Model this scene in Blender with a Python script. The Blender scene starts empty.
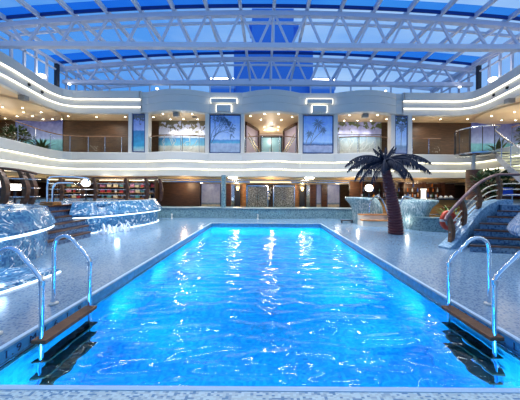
import bpy, math, random
from mathutils import Vector, noise
random.seed(7)
R = math.radians
SC = bpy.context.scene
COL = SC.collection
EYE, FOC, VX, VY, ROLL = 1.6, 240.0, 265.0, 191.0, 0.0065

# ------------------------------------------------------------------ camera
cam = bpy.data.cameras.new('camera'); co = bpy.data.objects.new('camera', cam); COL.objects.link(co)
cam.sensor_width = 36; cam.sensor_fit = 'HORIZONTAL'; cam.lens = FOC/520*36
cam.shift_x = -(VX-260)/520; cam.shift_y = -(200-VY)/520
co.location = (0, 0, EYE); co.rotation_euler = (R(90), -ROLL, 0)
cam.clip_start = .05; cam.clip_end = 500
SC.camera = co

# ------------------------------------------------------------------ world, exposure
SC.view_settings.view_transform = 'Standard'; SC.view_settings.look = 'None'
SC.view_settings.gamma = 1; SC.view_settings.use_curve_mapping = False
SC.view_settings.exposure = 0.0
try:
    SC.cycles.use_denoising = True
    SC.cycles.max_bounces = 8; SC.cycles.transparent_max_bounces = 24
    SC.cycles.caustics_reflective = False; SC.cycles.caustics_refractive = False
    SC.cycles.sample_clamp_indirect = 12
except Exception: pass

def lin(r, g, b):
    f = lambda c: (c/255/12.92) if c <= 10 else ((c/255+.055)/1.055)**2.4
    return (f(r), f(g), f(b), 1)

w = bpy.data.worlds.new('dusk_sky'); SC.world = w; w.use_nodes = True
nt = w.node_tree; nt.nodes.clear()
out = nt.nodes.new('ShaderNodeOutputWorld'); bg = nt.nodes.new('ShaderNodeBackground')
tc = nt.nodes.new('ShaderNodeTexCoord')
mp = nt.nodes.new('ShaderNodeMapping'); mp.inputs['Scale'].default_value = (1.3, 1.3, 4.0)
ns = nt.nodes.new('ShaderNodeTexNoise'); ns.inputs['Scale'].default_value = 1.6; ns.inputs['Detail'].default_value = 5
sx = nt.nodes.new('ShaderNodeSeparateXYZ')
ad = nt.nodes.new('ShaderNodeMath'); ad.operation = 'MULTIPLY_ADD'; ad.inputs[1].default_value = .30
rp = nt.nodes.new('ShaderNodeValToRGB')
rp.color_ramp.elements[0].position = .33; rp.color_ramp.elements[0].color = lin(84, 156, 240)
rp.color_ramp.elements[1].position = .78; rp.color_ramp.elements[1].color = lin(186, 220, 255)
nt.links.new(tc.outputs['Generated'], mp.inputs[0]); nt.links.new(mp.outputs[0], ns.inputs[0])
nt.links.new(tc.outputs['Generated'], sx.inputs[0]); nt.links.new(sx.outputs['X'], ad.inputs[0])
nt.links.new(ns.outputs[0], ad.inputs[2]); nt.links.new(ad.outputs[0], rp.inputs[0])
nt.links.new(rp.outputs[0], bg.inputs[0]); bg.inputs[1].default_value = 1.0
nt.links.new(bg.outputs[0], out.inputs[0])

def lamp(name, kind, loc, energy, color=(1, 1, 1), size=.2, rot=None, sy=None, spot=None, spread=None):
    l = bpy.data.lights.new(name, kind); l.energy = energy; l.color = color[:3]
    if kind == 'AREA':
        l.size = size
        if sy: l.shape = 'RECTANGLE'; l.size_y = sy
        if spread: l.spread = R(spread)
    else: l.shadow_soft_size = size
    if spot: l.spot_size = R(spot); l.spot_blend = .6
    o = bpy.data.objects.new(name, l); o.location = loc
    if rot: o.rotation_euler = rot
    COL.objects.link(o); return o
WARM = (1.0, .70, .42); WHITE = (1.0, .92, .78); COOL = (.55, .78, 1.0)
# recessed lamps of the upper deck interiors, plus added mid-air fill for the ceilings
for x, y, e in ((-15.5, 14.6, 300), (-13.0, 14.2, 120), (-10.5, 15.7, 130), (-5.3, 15.4, 170), (.4, 15.8, 150), (6.1, 15.4, 170), (10.8, 15.7, 150), (13.6, 14.0, 160), (15.6, 14.6, 300), (-15, 9.5, 300), (15, 9.5, 300)):
    lamp('ceiling_lamp_light', 'SPOT', (x, y, 6.25 if abs(x) > 12.5 else 6.36), e*.7, WHITE, .12, spot=160)
    lamp('ceiling_glow_light', 'POINT', (x, y-.3, 5.3), e*.16, WHITE, .3)
# recessed lamps of the pool deck arcade
for x, y, e in ((-14, 13, 60), (-10.5, 16.3, 90), (-5.5, 16.4, 90), (.4, 16.6, 110), (6, 16.4, 90), (10.5, 15.8, 110), (14, 12, 60)):
    lamp('arcade_lamp_light', 'POINT', (x, y, 1.95), e*.6, WARM, .15)
for x in (-4.9, -2.2, 2.9, 5.6): lamp('door_lamp_light', 'POINT', (x, 18.5, 1.95), 26, WHITE, .12)  # added fill brightening the low beach murals, no fittings here
# floodlights on the coaming; the unseen forward pair is added neutral fill
for x, y, e in ((-12.2, 13.4, 14), (12.4, 13.2, 14), (-12.2, 6.5, 50), (12.4, 6.5, 50)):
    lamp('floodlight_light', 'POINT', (x, y, 8.35), e, (1, .95, .86), .25)
# unseen area lights added under the nearer truss for glints on the water
for y, e in ((11.53, 190),):
    for x in (-7.6, -2.3, 3.0, 8.3):
        lamp('truss_line_light', 'AREA', (x, y, 8.40), e, (1, .96, .9), 4.6, (0, 0, 0), .14, spread=112)
for x in (-5.0, 0.4, 5.8):  # unseen strips added below the roof for more water glints
    lamp('roof_line_light', 'AREA', (x, 8.2, 9.7), 170, (1, .96, .9), 4.6, (0, 0, 0), .10, spread=112)
# underwater pool lights in the near wall, plus unseen fill added along both sides
for x in (-1.9, -.6, .7, 2.0):
    lamp('pool_light_glow', 'AREA', (x, 1.99, -.8), 34, (.8, .97, 1), .9, (R(90), 0, 0), .5)
for y, e in ((3.9, 36), (5.4, 46), (6.9, 54), (8.4, 60), (9.9, 60)):
    for s_ in (-1, 1):
        lamp('pool_light_glow', 'AREA', (.06+s_*2.1, y, -.85), e, (.8, .97, 1), .5, (R(90), 0, R(16*s_)), .5)

# ------------------------------------------------------------------ helpers
def WX(px, Y): return (px-VX)*Y/FOC
def WZ(px, py, Y): return EYE-((py-ROLL*(px-266))-VY)*Y/FOC
def on_plane(px, py, Z):
    d = (py-ROLL*(px-266))-VY
    Y = (EYE-Z)*FOC/d
    return WX(px, Y), Y

class MB:
    def __init__(s): s.v = []; s.f = []; s.m = []; s.mi = 0
    def quad(s, a, b, c, d): s.poly([a, b, c, d])
    def poly(s, pts):
        n = len(s.v); s.v += [tuple(p) for p in pts]; s.f.append(list(range(n, n+len(pts)))); s.m.append(s.mi)
    def box(s, x0, x1, y0, y1, z0, z1):
        s.prism([(x0, y0), (x1, y0), (x1, y1), (x0, y1)], z0, z1); return s
    def prism(s, poly, z0, z1):
        n = len(s.v); k = len(poly)
        s.v += [(x, y, z0) for x, y in poly]+[(x, y, z1) for x, y in poly]
        s.f.append([n+i for i in reversed(range(k))]); s.f.append([n+k+i for i in range(k)])
        for i in range(k):
            j = (i+1) % k; s.f.append([n+i, n+j, n+k+j, n+k+i])
        s.m += [s.mi]*(k+2); return s
    def bar(s, a, b, wd, ht, up=(0, 0, 1)):
        a = Vector(a); b = Vector(b); d = (b-a).normalized(); u = Vector(up)
        if abs(d.dot(u)) > .98: u = Vector((0, 1, 0))
        sd = d.cross(u).normalized()*wd/2; uu = sd.cross(d).normalized()*ht/2
        n = len(s.v)
        for p in (a, b):
            for q in (-1, -1), (1, -1), (1, 1), (-1, 1): s.v.append(tuple(p+sd*q[0]+uu*q[1]))
        for f in ([0, 3, 2, 1], [4, 5, 6, 7], [0, 1, 5, 4], [1, 2, 6, 5], [2, 3, 7, 6], [3, 0, 4, 7]):
            s.f.append([n+i for i in f]); s.m.append(s.mi)
        return s
    def tube(s, pts, r, n=10, cap=True):
        pts = [Vector(p) for p in pts]; rs = r if isinstance(r, (list, tuple)) else [r]*len(pts)
        base = len(s.v); ref = None
        for i, p in enumerate(pts):
            t = (pts[min(i+1, len(pts)-1)]-pts[max(i-1, 0)]).normalized()
            if ref is None: ref = Vector((0, 0, 1)) if abs(t.z) < .9 else Vector((0, 1, 0))
            a = (ref-t*ref.dot(t)).normalized(); ref = a; b = t.cross(a)
            for k in range(n):
                an = 2*math.pi*k/n; s.v.append(tuple(p+(a*math.cos(an)+b*math.sin(an))*rs[i]))
        for i in range(len(pts)-1):
            for k in range(n):
                j = (k+1) % n; s.f.append([base+i*n+k, base+i*n+j, base+(i+1)*n+j, base+(i+1)*n+k]); s.m.append(s.mi)
        if cap:
            s.f.append([base+k for k in reversed(range(n))]); s.m.append(s.mi)
            e = base+(len(pts)-1)*n; s.f.append([e+k for k in range(n)]); s.m.append(s.mi)
        return s
    def lathe(s, prof, c=(0, 0, 0), n=24, a0=0, a1=360):
        base = len(s.v); full = abs(a1-a0) >= 360; k = n if full else n+1
        for i in range(k):
            a = R(a0+(a1-a0)*i/n)
            for r, z in prof: s.v.append((c[0]+r*math.cos(a), c[1]+r*math.sin(a), c[2]+z))
        m = len(prof)
        for i in range(n):
            j = (i+1) % k
            for q in range(m-1):
                s.f.append([base+i*m+q, base+j*m+q, base+j*m+q+1, base+i*m+q+1]); s.m.append(s.mi)
        return s
    def ball(s, c, r, n=16, sz=1.0):
        prof = [(max(1e-4, r*math.sin(math.pi*i/(n//2))), -r*sz*math.cos(math.pi*i/(n//2))) for i in range(n//2+1)]
        return s.lathe(prof, c, n)
    def sweep(s, path, prof, closed=False):
        """path of (x,y); prof of (outward offset, z); outward is to the right of travel"""
        n = len(path); nor = []
        for i in range(n):
            if closed: a, b = path[(i-1) % n], path[(i+1) % n]
            else: a, b = path[max(0, i-1)], path[min(n-1, i+1)]
            d = Vector((b[0]-a[0], b[1]-a[1])).normalized(); nor.append((d.y, -d.x))
        base = len(s.v); m = len(prof)
        for i in range(n):
            for o, z in prof: s.v.append((path[i][0]+nor[i][0]*o, path[i][1]+nor[i][1]*o, z))
        for i in range(n if closed else n-1):
            j = (i+1) % n
            for q in range(m-1):
                s.f.append([base+i*m+q, base+j*m+q, base+j*m+q+1, base+i*m+q+1]); s.m.append(s.mi)
        return s
    def build(s, name, mats, parent=None, smooth=False, at=None, **tags):
        me = bpy.data.meshes.new(name)
        vs = s.v if at is None else [(x-at[0], y-at[1], z-at[2]) for x, y, z in s.v]
        me.from_pydata(vs, [], s.f); me.update()
        for m in (mats if isinstance(mats, list) else [mats]): me.materials.append(m)
        me.polygons.foreach_set('material_index', s.m)
        if smooth:
            me.polygons.foreach_set('use_smooth', [True]*len(me.polygons))
            try: me.set_sharp_from_angle(angle=R(40))
            except Exception: pass
        o = bpy.data.objects.new(name, me); COL.objects.link(o)
        if at is not None: o.location = at
        if parent is not None:
            o.parent = parent
        for k, v in tags.items(): o[k] = v
        return o

def thing(name, label, cat, loc=(0, 0, 0), rz=0, group=None):
    o = bpy.data.objects.new(name, None); COL.objects.link(o); o.location = loc; o.rotation_euler.z = rz
    o.empty_display_size = .1
    o['label'] = label; o['category'] = cat
    if group: o['group'] = group
    return o
def tag(o, label, cat, group=None):
    o['label'] = label; o['category'] = cat
    if group: o['group'] = group
    return o
def struct(name, mb, mats, smooth=False, parent=None):
    o = mb.build(name, mats, parent, smooth)
    if parent is None: o['kind'] = 'structure'
    return o
def copy_tree(o, parent=None):
    c = o.copy(); COL.objects.link(c)
    if parent: c.parent = parent
    for ch in list(o.children): copy_tree(ch, c)
    return c
def catmull(pts, n=8):
    P = [Vector(p) for p in pts]; o = []
    for i in range(len(P)-1):
        a = P[max(0, i-1)]; b = P[i]; c = P[i+1]; d = P[min(len(P)-1, i+2)]
        for k in range(n):
            t = k/n
            o.append(.5*((2*b)+(c-a)*t+(2*a-5*b+4*c-d)*t*t+(3*b-a-3*c+d)*t**3))
    o.append(P[-1]); return o

# ------------------------------------------------------------------ materials
def newmat(name):
    m = bpy.data.materials.new(name); m.use_nodes = True
    return m, m.node_tree, m.node_tree.nodes['Principled BSDF']
def mat(name, c, rough=.5, metal=0, var=.08, scale=6, spec=.5, bump=0):
    m, t, b = newmat(name)
    b.inputs['Roughness'].default_value = rough; b.inputs['Metallic'].default_value = metal
    b.inputs['Specular IOR Level'].default_value = spec
    tc = t.nodes.new('ShaderNodeTexCoord'); n = t.nodes.new('ShaderNodeTexNoise'); n.inputs['Scale'].default_value = scale
    n.inputs['Detail'].default_value = 4
    mx = t.nodes.new('ShaderNodeMix'); mx.data_type = 'RGBA'
    mx.inputs[6].default_value = tuple(x*(1-var) for x in c[:3])+(1,); mx.inputs[7].default_value = tuple(min(1, x*(1+var)) for x in c[:3])+(1,)
    t.links.new(tc.outputs['Object'], n.inputs[0]); t.links.new(n.outputs[0], mx.inputs[0]); t.links.new(mx.outputs[2], b.inputs['Base Color'])
    if bump:
        bp = t.nodes.new('ShaderNodeBump'); bp.inputs['Strength'].default_value = bump; bp.inputs['Distance'].default_value = .02
        t.links.new(n.outputs[0], bp.inputs['Height']); t.links.new(bp.outputs[0], b.inputs['Normal'])
    return m
def emis(name, c, s):
    m, t, b = newmat(name); t.nodes.remove(b)
    e = t.nodes.new('ShaderNodeEmission'); e.inputs[0].default_value = c; e.inputs[1].default_value = s
    t.links.new(e.outputs[0], t.nodes['Material Output'].inputs[0]); return m
def wood(name, c1, c2, scale=(1, 1, 12), rough=.4, planks=None):
    m, t, b = newmat(name); b.inputs['Roughness'].default_value = rough
    tc = t.nodes.new('ShaderNodeTexCoord'); mp = t.nodes.new('ShaderNodeMapping'); mp.inputs['Scale'].default_value = scale
    n = t.nodes.new('ShaderNodeTexNoise'); n.inputs['Scale'].default_value = 2.5; n.inputs['Detail'].default_value = 6; n.inputs['Distortion'].default_value = .6
    cr = t.nodes.new('ShaderNodeValToRGB'); cr.color_ramp.elements[0].position = .3; cr.color_ramp.elements[1].position = .72
    cr.color_ramp.elements[0].color = c1; cr.color_ramp.elements[1].color = c2
    t.links.new(tc.outputs['Object'], mp.inputs[0]); t.links.new(mp.outputs[0], n.inputs[0]); t.links.new(n.outputs[0], cr.inputs[0])
    t.links.new(cr.outputs[0], b.inputs['Base Color']); return m
def mosaic(name, light, dark, frac, size=.03, rough=.3, vein=None, vscale=3.0, mortar=None):
    """small square tiles, a fraction of them dark; optional pale wavy veins laid into the tiling"""
    m, t, b = newmat(name); b.inputs['Roughness'].default_value = rough
    tc = t.nodes.new('ShaderNodeTexCoord'); mp = t.nodes.new('ShaderNodeVectorMath'); mp.operation = 'MULTIPLY'
    mp.inputs[1].default_value = (1/size, 1/size, 1/size) if not isinstance(size, tuple) else tuple(1/x for x in size)
    sn = t.nodes.new('ShaderNodeVectorMath'); sn.operation = 'FLOOR'
    wn = t.nodes.new('ShaderNodeTexWhiteNoise'); wn.noise_dimensions = '3D'
    ad = t.nodes.new('ShaderNodeVectorMath'); ad.operation = 'ADD'; ad.inputs[1].default_value = (.37, .41, .33)
    t.links.new(tc.outputs['Object'], mp.inputs[0]); t.links.new(mp.outputs[0], ad.inputs[0]); t.links.new(ad.outputs[0], sn.inputs[0]); t.links.new(sn.outputs[0], wn.inputs[0])
    cr = t.nodes.new('ShaderNodeValToRGB'); cr.color_ramp.interpolation = 'CONSTANT'
    e = cr.color_ramp.elements; e[0].position = 0; e[0].color = dark
    e[1].position = frac; e[1].color = light
    e2 = e.new(frac+(1-frac)*.5); e2.color = tuple(min(1, x*1.18) for x in light[:3])+(1,)
    e3 = e.new(frac*.5); e3.color = tuple((x*.5+y*.5) for x, y in zip(dark[:3], light[:3]))+(1,)
    t.links.new(wn.outputs['Value'], cr.inputs[0])
    last = cr.outputs[0]
    if vein:
        vn = t.nodes.new('ShaderNodeTexNoise'); vn.inputs['Scale'].default_value = vscale; vn.inputs['Detail'].default_value = 2; vn.inputs['Distortion'].default_value = 2.2
        s1 = t.nodes.new('ShaderNodeMath'); s1.operation = 'SUBTRACT'; s1.inputs[1].default_value = .5
        s2 = t.nodes.new('ShaderNodeMath'); s2.operation = 'ABSOLUTE'
        c2 = t.nodes.new('ShaderNodeValToRGB'); c2.color_ramp.elements[0].position = .012; c2.color_ramp.elements[0].color = (1, 1, 1, 1)
        c2.color_ramp.elements[1].position = .045; c2.color_ramp.elements[1].color = (0, 0, 0, 1)
        t.links.new(tc.outputs['Object'], vn.inputs[0]); t.links.new(vn.outputs[0], s1.inputs[0]); t.links.new(s1.outputs[0], s2.inputs[0]); t.links.new(s2.outputs[0], c2.inputs[0])
        v2 = t.nodes.new('ShaderNodeTexNoise'); v2.inputs['Scale'].default_value = vscale*2.2; v2.inputs['Detail'].default_value = 0; t.links.new(tc.outputs['Object'], v2.inputs[0])
        g2 = t.nodes.new('ShaderNodeMapRange'); g2.inputs[1].default_value = .5; g2.inputs[2].default_value = .56; t.links.new(v2.outputs[0], g2.inputs[0])
        mm = t.nodes.new('ShaderNodeMath'); mm.operation = 'MULTIPLY'; t.links.new(c2.outputs[0], mm.inputs[0]); t.links.new(g2.outputs[0], mm.inputs[1])
        mx = t.nodes.new('ShaderNodeMix'); mx.data_type = 'RGBA'; mx.inputs[7].default_value = vein
        t.links.new(mm.outputs[0], mx.inputs[0]); t.links.new(last, mx.inputs[6]); last = mx.outputs[2]
    t.links.new(last, b.inputs['Base Color']); return m
def glass(name, tint=(1, 1, 1, 1), gl=.12, rough=.05):
    m, t, b = newmat(name); t.nodes.remove(b)
    tr = t.nodes.new('ShaderNodeBsdfTransparent'); tr.inputs[0].default_value = tint
    g = t.nodes.new('ShaderNodeBsdfGlossy'); g.inputs['Roughness'].default_value = rough
    lw = t.nodes.new('ShaderNodeLayerWeight'); lw.inputs[0].default_value = gl
    mx = t.nodes.new('ShaderNodeMixShader'); t.links.new(lw.outputs['Fresnel'], mx.inputs[0])
    t.links.new(tr.outputs[0], mx.inputs[1]); t.links.new(g.outputs[0], mx.inputs[2]); t.links.new(mx.outputs[0], t.nodes['Material Output'].inputs[0])
    return m

M_white = mat('white_painted_panel', lin(206, 204, 197), .45, var=.02)
M_ceil = mat('beige_ceiling', lin(222, 196, 160), .5, var=.05, scale=2)
M_ceil2 = mat('pale_arcade_ceiling', lin(205, 190, 160), .25, var=.05, scale=2)
M_steel = mat('brushed_steel', lin(205, 210, 216), .18, 1, var=.03)
M_chrome = mat('chrome', lin(235, 238, 242), .08, 1, var=.01)
M_truss = mat('white_steelwork', lin(214, 214, 226), .5, var=.03)
M_dark = mat('dark_metal', lin(28, 32, 44), .5)
M_black = mat('black_plastic', lin(14, 14, 16), .4)
M_grey = mat('grey_cabinet', lin(140, 138, 132), .5)
M_brown = wood('brown_wall_panelling', lin(54, 34, 18), lin(92, 62, 36), (1, 1, 9), .45)
M_brown2 = wood('dark_walnut', lin(52, 28, 16), lin(98, 58, 34), (1, 1, 3), .35)
M_teak = wood('teak_tread', lin(86, 54, 36), lin(132, 88, 58), (1.5, 8, 8), .5)
M_oak = wood('golden_oak', lin(150, 96, 44), lin(196, 136, 70), (1, 1, 5), .4)
M_deck = mosaic('deck_mosaic', lin(108, 138, 164), lin(68, 104, 146), .26, (.022, .022, .03), .2)
M_coping = mosaic('coping_mosaic', lin(186, 204, 206), lin(104, 146, 178), .30, (.024, .014, .05), .35)
M_bench = mosaic('teal_mosaic', lin(112, 142, 148), lin(72, 104, 120), .4, .04, .3)
M_tub = mosaic('blue_fountain_mosaic', lin(78, 132, 170), lin(48, 98, 146), .45, .04, .16, lin(236, 244, 246), 2.6)
M_basin = mosaic('pool_basin_tile', lin(84, 200, 244), lin(70, 188, 240), .2, .05, .4)
M_band = mosaic('pool_edge_tile', lin(80, 166, 224), lin(70, 154, 214), .3, .05, .3)
M_led = emis('white_led_strip', (1, .94, .78, 1), 3.0)
M_ledb = emis('cool_led_strip', (.72, .88, 1, 1), 2.6)
M_disc = emis('lit_downlight_lens', (1, .88, .66, 1), 22)
M_globe = emis('lit_globe', (1, .95, .84, 1), 6)
M_sconce = emis('lit_sconce', (1, .66, .26, 1), 7)
M_flood = emis('lit_floodlight', (1, .98, .92, 1), 8)
M_glass = glass('clear_glass', (.86, .93, .95, 1))
M_roofglass = glass('roof_glass', (.93, .96, 1, 1), .06)
M_bluepane = glass('deep_blue_roof_glass', (.10, .42, .86, 1), .06)
M_frond = mat('dark_blue_frond', lin(20, 32, 54), .7, var=.3, spec=.2)
M_palmbark = mat('red_brown_palm_bark', lin(100, 52, 58), .6, var=.3, scale=14)
M_leaf = mat('green_leaf', lin(48, 72, 34), .5, var=.4)
M_leaf2 = mat('bright_green_leaf', lin(96, 124, 50), .5, var=.4)
M_red = mat('lifebuoy_red', lin(196, 60, 30), .4)
M_yel = emis('lit_stair_nosing', (1, .95, .6, 1), .75)

# ------------------------------------------------------------------ plan curve of the balconies
CX = .37
def bump(X):
    """how far the fascia swells out towards the pool at X"""
    v = 0
    for c, h in ((-5.4, 1.9), (CX, 1.75), (6.15, 1.9)):
        t = (X-c)/h
        if abs(t) < 1: v = max(v, math.cos(t*math.pi/2)**1.0)
    return .52*v
def plan(x0=-12.0, x1=12.2, y0=15.0, ystart=3.0):
    pts = []
    side = [(-12.0, 3.0), (-12.0, 6), (-11.95, 9), (-12.0, 10.8), (-12.25, 12), (-12.45, 13), (-12.6, 13.8), (-12.45, 14.6), (-11.9, 14.96)]
    L = [tuple(v)[:2] for v in catmull([(a, b, 0) for a, b in side], 6)]
    pts += L
    X = -11.6
    while X < 11.9:
        pts.append((X, 15-bump(X))); X += .15
    Rr = [(-a+.25, b) for a, b in reversed(L)]
    pts += Rr
    return [(a, b) for a, b in pts]
PLAN = plan()
def sub(xa, xb, side=None):
    """piece of the plan curve: front stretch between xa and xb"""
    return [p for p in PLAN if xa <= p[0] <= xb and p[1] > 14.2]
i0 = min(range(len(PLAN)), key=lambda i: abs(PLAN[i][0]+7.75)+(0 if PLAN[i][1] > 14 else 99))
i1 = min(range(len(PLAN)), key=lambda i: abs(PLAN[i][0]-8.5)+(0 if PLAN[i][1] > 14 else 99))
LEFT, MID, RIGHT = PLAN[:i0+1], PLAN[i0:i1+1], PLAN[i1:]
# travel runs +x along the front, so "right of travel" points towards the pool (-y): outward offset > 0 = towards pool

# ------------------------------------------------------------------ structure
# floor (with the pool cut out)
PX0, PX1, PY0, PY1 = -2.63, 2.75, 1.95, 11.85
m = MB()
for a in ((-20, PX0, -3, 24), (PX1, 20, -3, 24), (PX0, PX1, PY1, 24)):
    m.quad((a[0], a[2], 0), (a[1], a[2], 0), (a[1], a[3], 0), (a[0], a[3], 0))
fl = struct('floor', m, M_deck)
m = MB(); m.quad((PX0, -3, 0), (PX1, -3, 0), (PX1, PY0-.03, 0), (PX0, PY0-.03, 0)); struct('floor_coping', m, M_coping)
# pool basin
m = MB()
m.quad((PX0, PY0, -2), (PX1, PY0, -2), (PX1, PY1, -2), (PX0, PY1, -2))
m.quad((PX0, PY0, -2), (PX0, PY1, -2), (PX0, PY1, -.16), (PX0, PY0, -.16)); m.quad((PX1, PY1, -2), (PX1, PY0, -2), (PX1, PY0, -.16), (PX1, PY1, -.16))
m.quad((PX0, PY1, -2), (PX1, PY1, -2), (PX1, PY1, -.16), (PX0, PY1, -.16)); m.quad((PX1, PY0, -2), (PX0, PY0, -2), (PX0, PY0, -.16), (PX1, PY0, -.16))
struct('floor_pool_basin', m, M_basin)
# edge band with the depth writing, pale nosing and gutter line
m = MB()
for a, b in (((PX0, PY0), (PX0, PY1)), ((PX0, PY1), (PX1, PY1)), ((PX1, PY1), (PX1, PY0)), ((PX1, PY0), (PX0, PY0))):
    m.quad((a[0], a[1], -.16), (b[0], b[1], -.16), (b[0], b[1], 0), (a[0], a[1], 0))
struct('trim_pool_edge', m, M_band)
M_nose = mat('pale_blue_nosing', lin(176, 208, 232), .35, var=.03)
m = MB(); t_ = .045
m.box(PX0-t_, PX0+.01, PY0-t_, PY1+t_, -.02, .006); m.box(PX1-.01, PX1+t_, PY0-t_, PY1+t_, -.02, .006)
m.box(PX0, PX1, PY1-.01, PY1+t_, -.02, .006); m.box(PX0, PX1, PY0-.035, PY0+.008, -.02, .006)
struct('trim_pool_nosing', m, M_nose)
m = MB()
m.box(PX0, PX0+.03, PY0, PY1, -.165, -.15); m.box(PX1-.03, PX1, PY0, PY1, -.165, -.15)
m.mi = 1
m.box(PX0+.012, PX0+.035, PY0, PY1, -.15, -.145); m.box(PX1-.035, PX1-.012, PY0, PY1, -.15, -.145)
struct('trim_pool_gutter', m, [M_dark, M_steel])
# depth writing on both side faces
M_ink = mat('navy_lettering', lin(20, 40, 90), .5)
def writing(x, y0, sgn, body, label, size=.115):
    """each character is a small raised mesh on the pool edge"""
    r = thing('depth_marking', label, 'depth marking', (x, y0, -.125), R(90*sgn))
    u = 0
    for ch in body:
        if ch != ' ':
            c = bpy.data.curves.new('source', 'FONT'); c.body = ch; c.size = size; c.extrude = .002
            tmp = bpy.data.objects.new('source', c); COL.objects.link(tmp); bpy.context.view_layer.update()
            me = bpy.data.meshes.new_from_object(tmp.evaluated_get(bpy.context.evaluated_depsgraph_get())); bpy.data.objects.remove(tmp)
            me.materials.clear(); me.materials.append(M_ink)
            o = bpy.data.objects.new('character', me); COL.objects.link(o); o.parent = r; o.location = (u, 0, 0); o.rotation_euler = (R(90), 0, 0)
        u += {'.': .05, ' ': .05, 'M': .125, '1': .075}.get(ch, .09)
writing(PX0+.004, 2.42, 1, '1.9 M / 6. L. 9', 'navy depth writing on the pool edge under the left ladder')
writing(PX1-.004, 3.42, -1, '1.9 M / 6. L. 9', 'navy depth writing on the pool edge under the right ladder')

# water
def water():
    nx, ny = 200, 480; m = MB(); X0, X1, Y0, Y1 = PX0+.002, PX1-.002, PY0+.002, PY1-.002
    for j in range(ny+1):
        y = Y0+(Y1-Y0)*j/ny
        for i in range(nx+1):
            x = X0+(X1-X0)*i/nx
            wx = noise.noise((x*.8, y*.8, 9))*.8
            h = noise.noise((x*1.5+wx, y*4.0, 3))*.020+noise.noise((x*3.6+wx, y*8.6+wx, 1))*.0105+noise.noise((x*.7, y*1.1, 12))*.010
            m.v.append((x, y, -.215+h))
    for j in range(ny):
        for i in range(nx):
            a = j*(nx+1)+i; m.f.append([a, a+1, a+nx+2, a+nx+1]); m.m.append(0)
    mt, t, b = newmat('pool_water'); t.nodes.remove(b)
    rf = t.nodes.new('ShaderNodeBsdfRefraction'); rf.inputs['IOR'].default_value = 1.33; rf.inputs['Roughness'].default_value = 0; rf.inputs[0].default_value = (.07, .56, 1, 1)
    g = t.nodes.new('ShaderNodeBsdfGlossy'); g.inputs['Roughness'].default_value = .03
    fr = t.nodes.new('ShaderNodeFresnel'); fr.inputs[0].default_value = 1.33
    mx = t.nodes.new('ShaderNodeMixShader')
    t.links.new(fr.outputs[0], mx.inputs[0]); t.links.new(rf.outputs[0], mx.inputs[1]); t.links.new(g.outputs[0], mx.inputs[2])
    t.links.new(mx.outputs[0], t.nodes['Material Output'].inputs[0])
    o = m.build('water', mt, None, True); o['kind'] = 'structure'
water()

# upper fascia: plain top band, recessed bands under led coves at the two ends
TOP, B1, B2, BOT = 7.70, 7.22, 6.80, 6.39
def cove(path, nm, side):
    m = MB()
    m.sweep(path, [(-1.2, TOP), (.26, TOP), (.28, TOP-.03), (.28, B1+.03), (.26, B1), (.12, B1), (.12, B2+.02), (.14, B2+.02), (.14, B2), (0, B2), (0, BOT), (-.25, BOT)])
    m.build('fascia_band', M_white, nm)
    l = MB(); l.sweep(path, [(.255, B1-.002), (.205, B1-.035), (.125, B1-.035), (.125, B1-.002)]); l.sweep(path, [(.13, B2-.002), (.09, B2-.035), (.005, B2-.035), (.005, B2-.002)])
    l.build('light_strip', M_led, nm)
def fascia_root(name):
    o = bpy.data.objects.new(name, None); COL.objects.link(o); o['kind'] = 'structure'; return o
fr_ = fascia_root('wall_upper_fascia')
cove(LEFT, fr_, 0); cove(RIGHT, fr_, 1)
m = MB(); m.sweep(MID, [(-1.2, TOP), (.10, TOP), (.14, TOP-.04), (.14, 7.36), (.12, 7.35), (.12, 7.33), (.14, 7.32), (.14, 6.93), (.12, 6.92), (.12, 6.90), (.14, 6.89), (.14, BOT+.05), (.10, BOT), (-.25, BOT)])
# end returns between the mid band and the coves
for P, q in ((MID[0], -1), (MID[-1], 1)):
    m.box(P[0]-.05, P[0]+.05, P[1]-.28, P[1]+.25, B1, TOP); m.box(P[0]-.05, P[0]+.05, P[1]-.14, P[1]+.25, BOT, B1)
m.build('fascia_band', M_white, fr_)
# the two stepped lit niches above the big murals
def niche(xc, i):
    m = MB(); l = MB()
    for hw, z0, z1, d in ((.78, 7.0, 7.24, .20), (.44, 6.47, 6.86, .17)):
        y = 15-.14
        m.box(xc-hw, xc+hw, y-d, y+.02, z0, z1)
        e = .032
        l.box(xc-hw-e, xc+hw+e, y-d+.03, y+.0, z1-.0, z1+e)
        for s in (-1, 1): l.box(xc+s*hw-(e if s < 0 else 0), xc+s*hw+(e if s > 0 else 0), y-d+.03, y, z0, z1)
    r = m.build('wall_light', M_white); l.build('light_strip', M_led, r)
    tag(r, 'stepped white wall light glowing above the %s mural' % ('beach tree' if i == 0 else 'tall palm'), 'wall light', 'stepped wall lights above the big murals')
niche(WX(224, 15), 0); niche(WX(318, 15), 1)
# lower fascia
LT, L1, L2, LB = 3.92, 3.40, 2.93, 2.50
fl_ = fascia_root('wall_lower_fascia')
m = MB(); m.sweep(PLAN, [(-.30, LT-.2), (-.30, LT), (.22, LT), (.26, LT-.03), (.26, L1+.02), (.24, L1), (.12, L1), (.12, L2+.02), (.14, L2+.02), (.14, L2), (0, L2), (0, LB), (-.3, LB)])
m.build('fascia_band', M_white, fl_)
l = MB(); l.sweep(PLAN, [(.235, L1-.002), (.2, L1-.03), (.125, L1-.03), (.125, L1-.002)]); l.sweep(PLAN, [(.13, L2-.002), (.09, L2-.03), (.005, L2-.03), (.005, L2-.002)])
M_led2 = emis('soft_led_strip', (1, .93, .68, 1), 4.8)
l.build('light_strip', M_led2, fl_)

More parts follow.
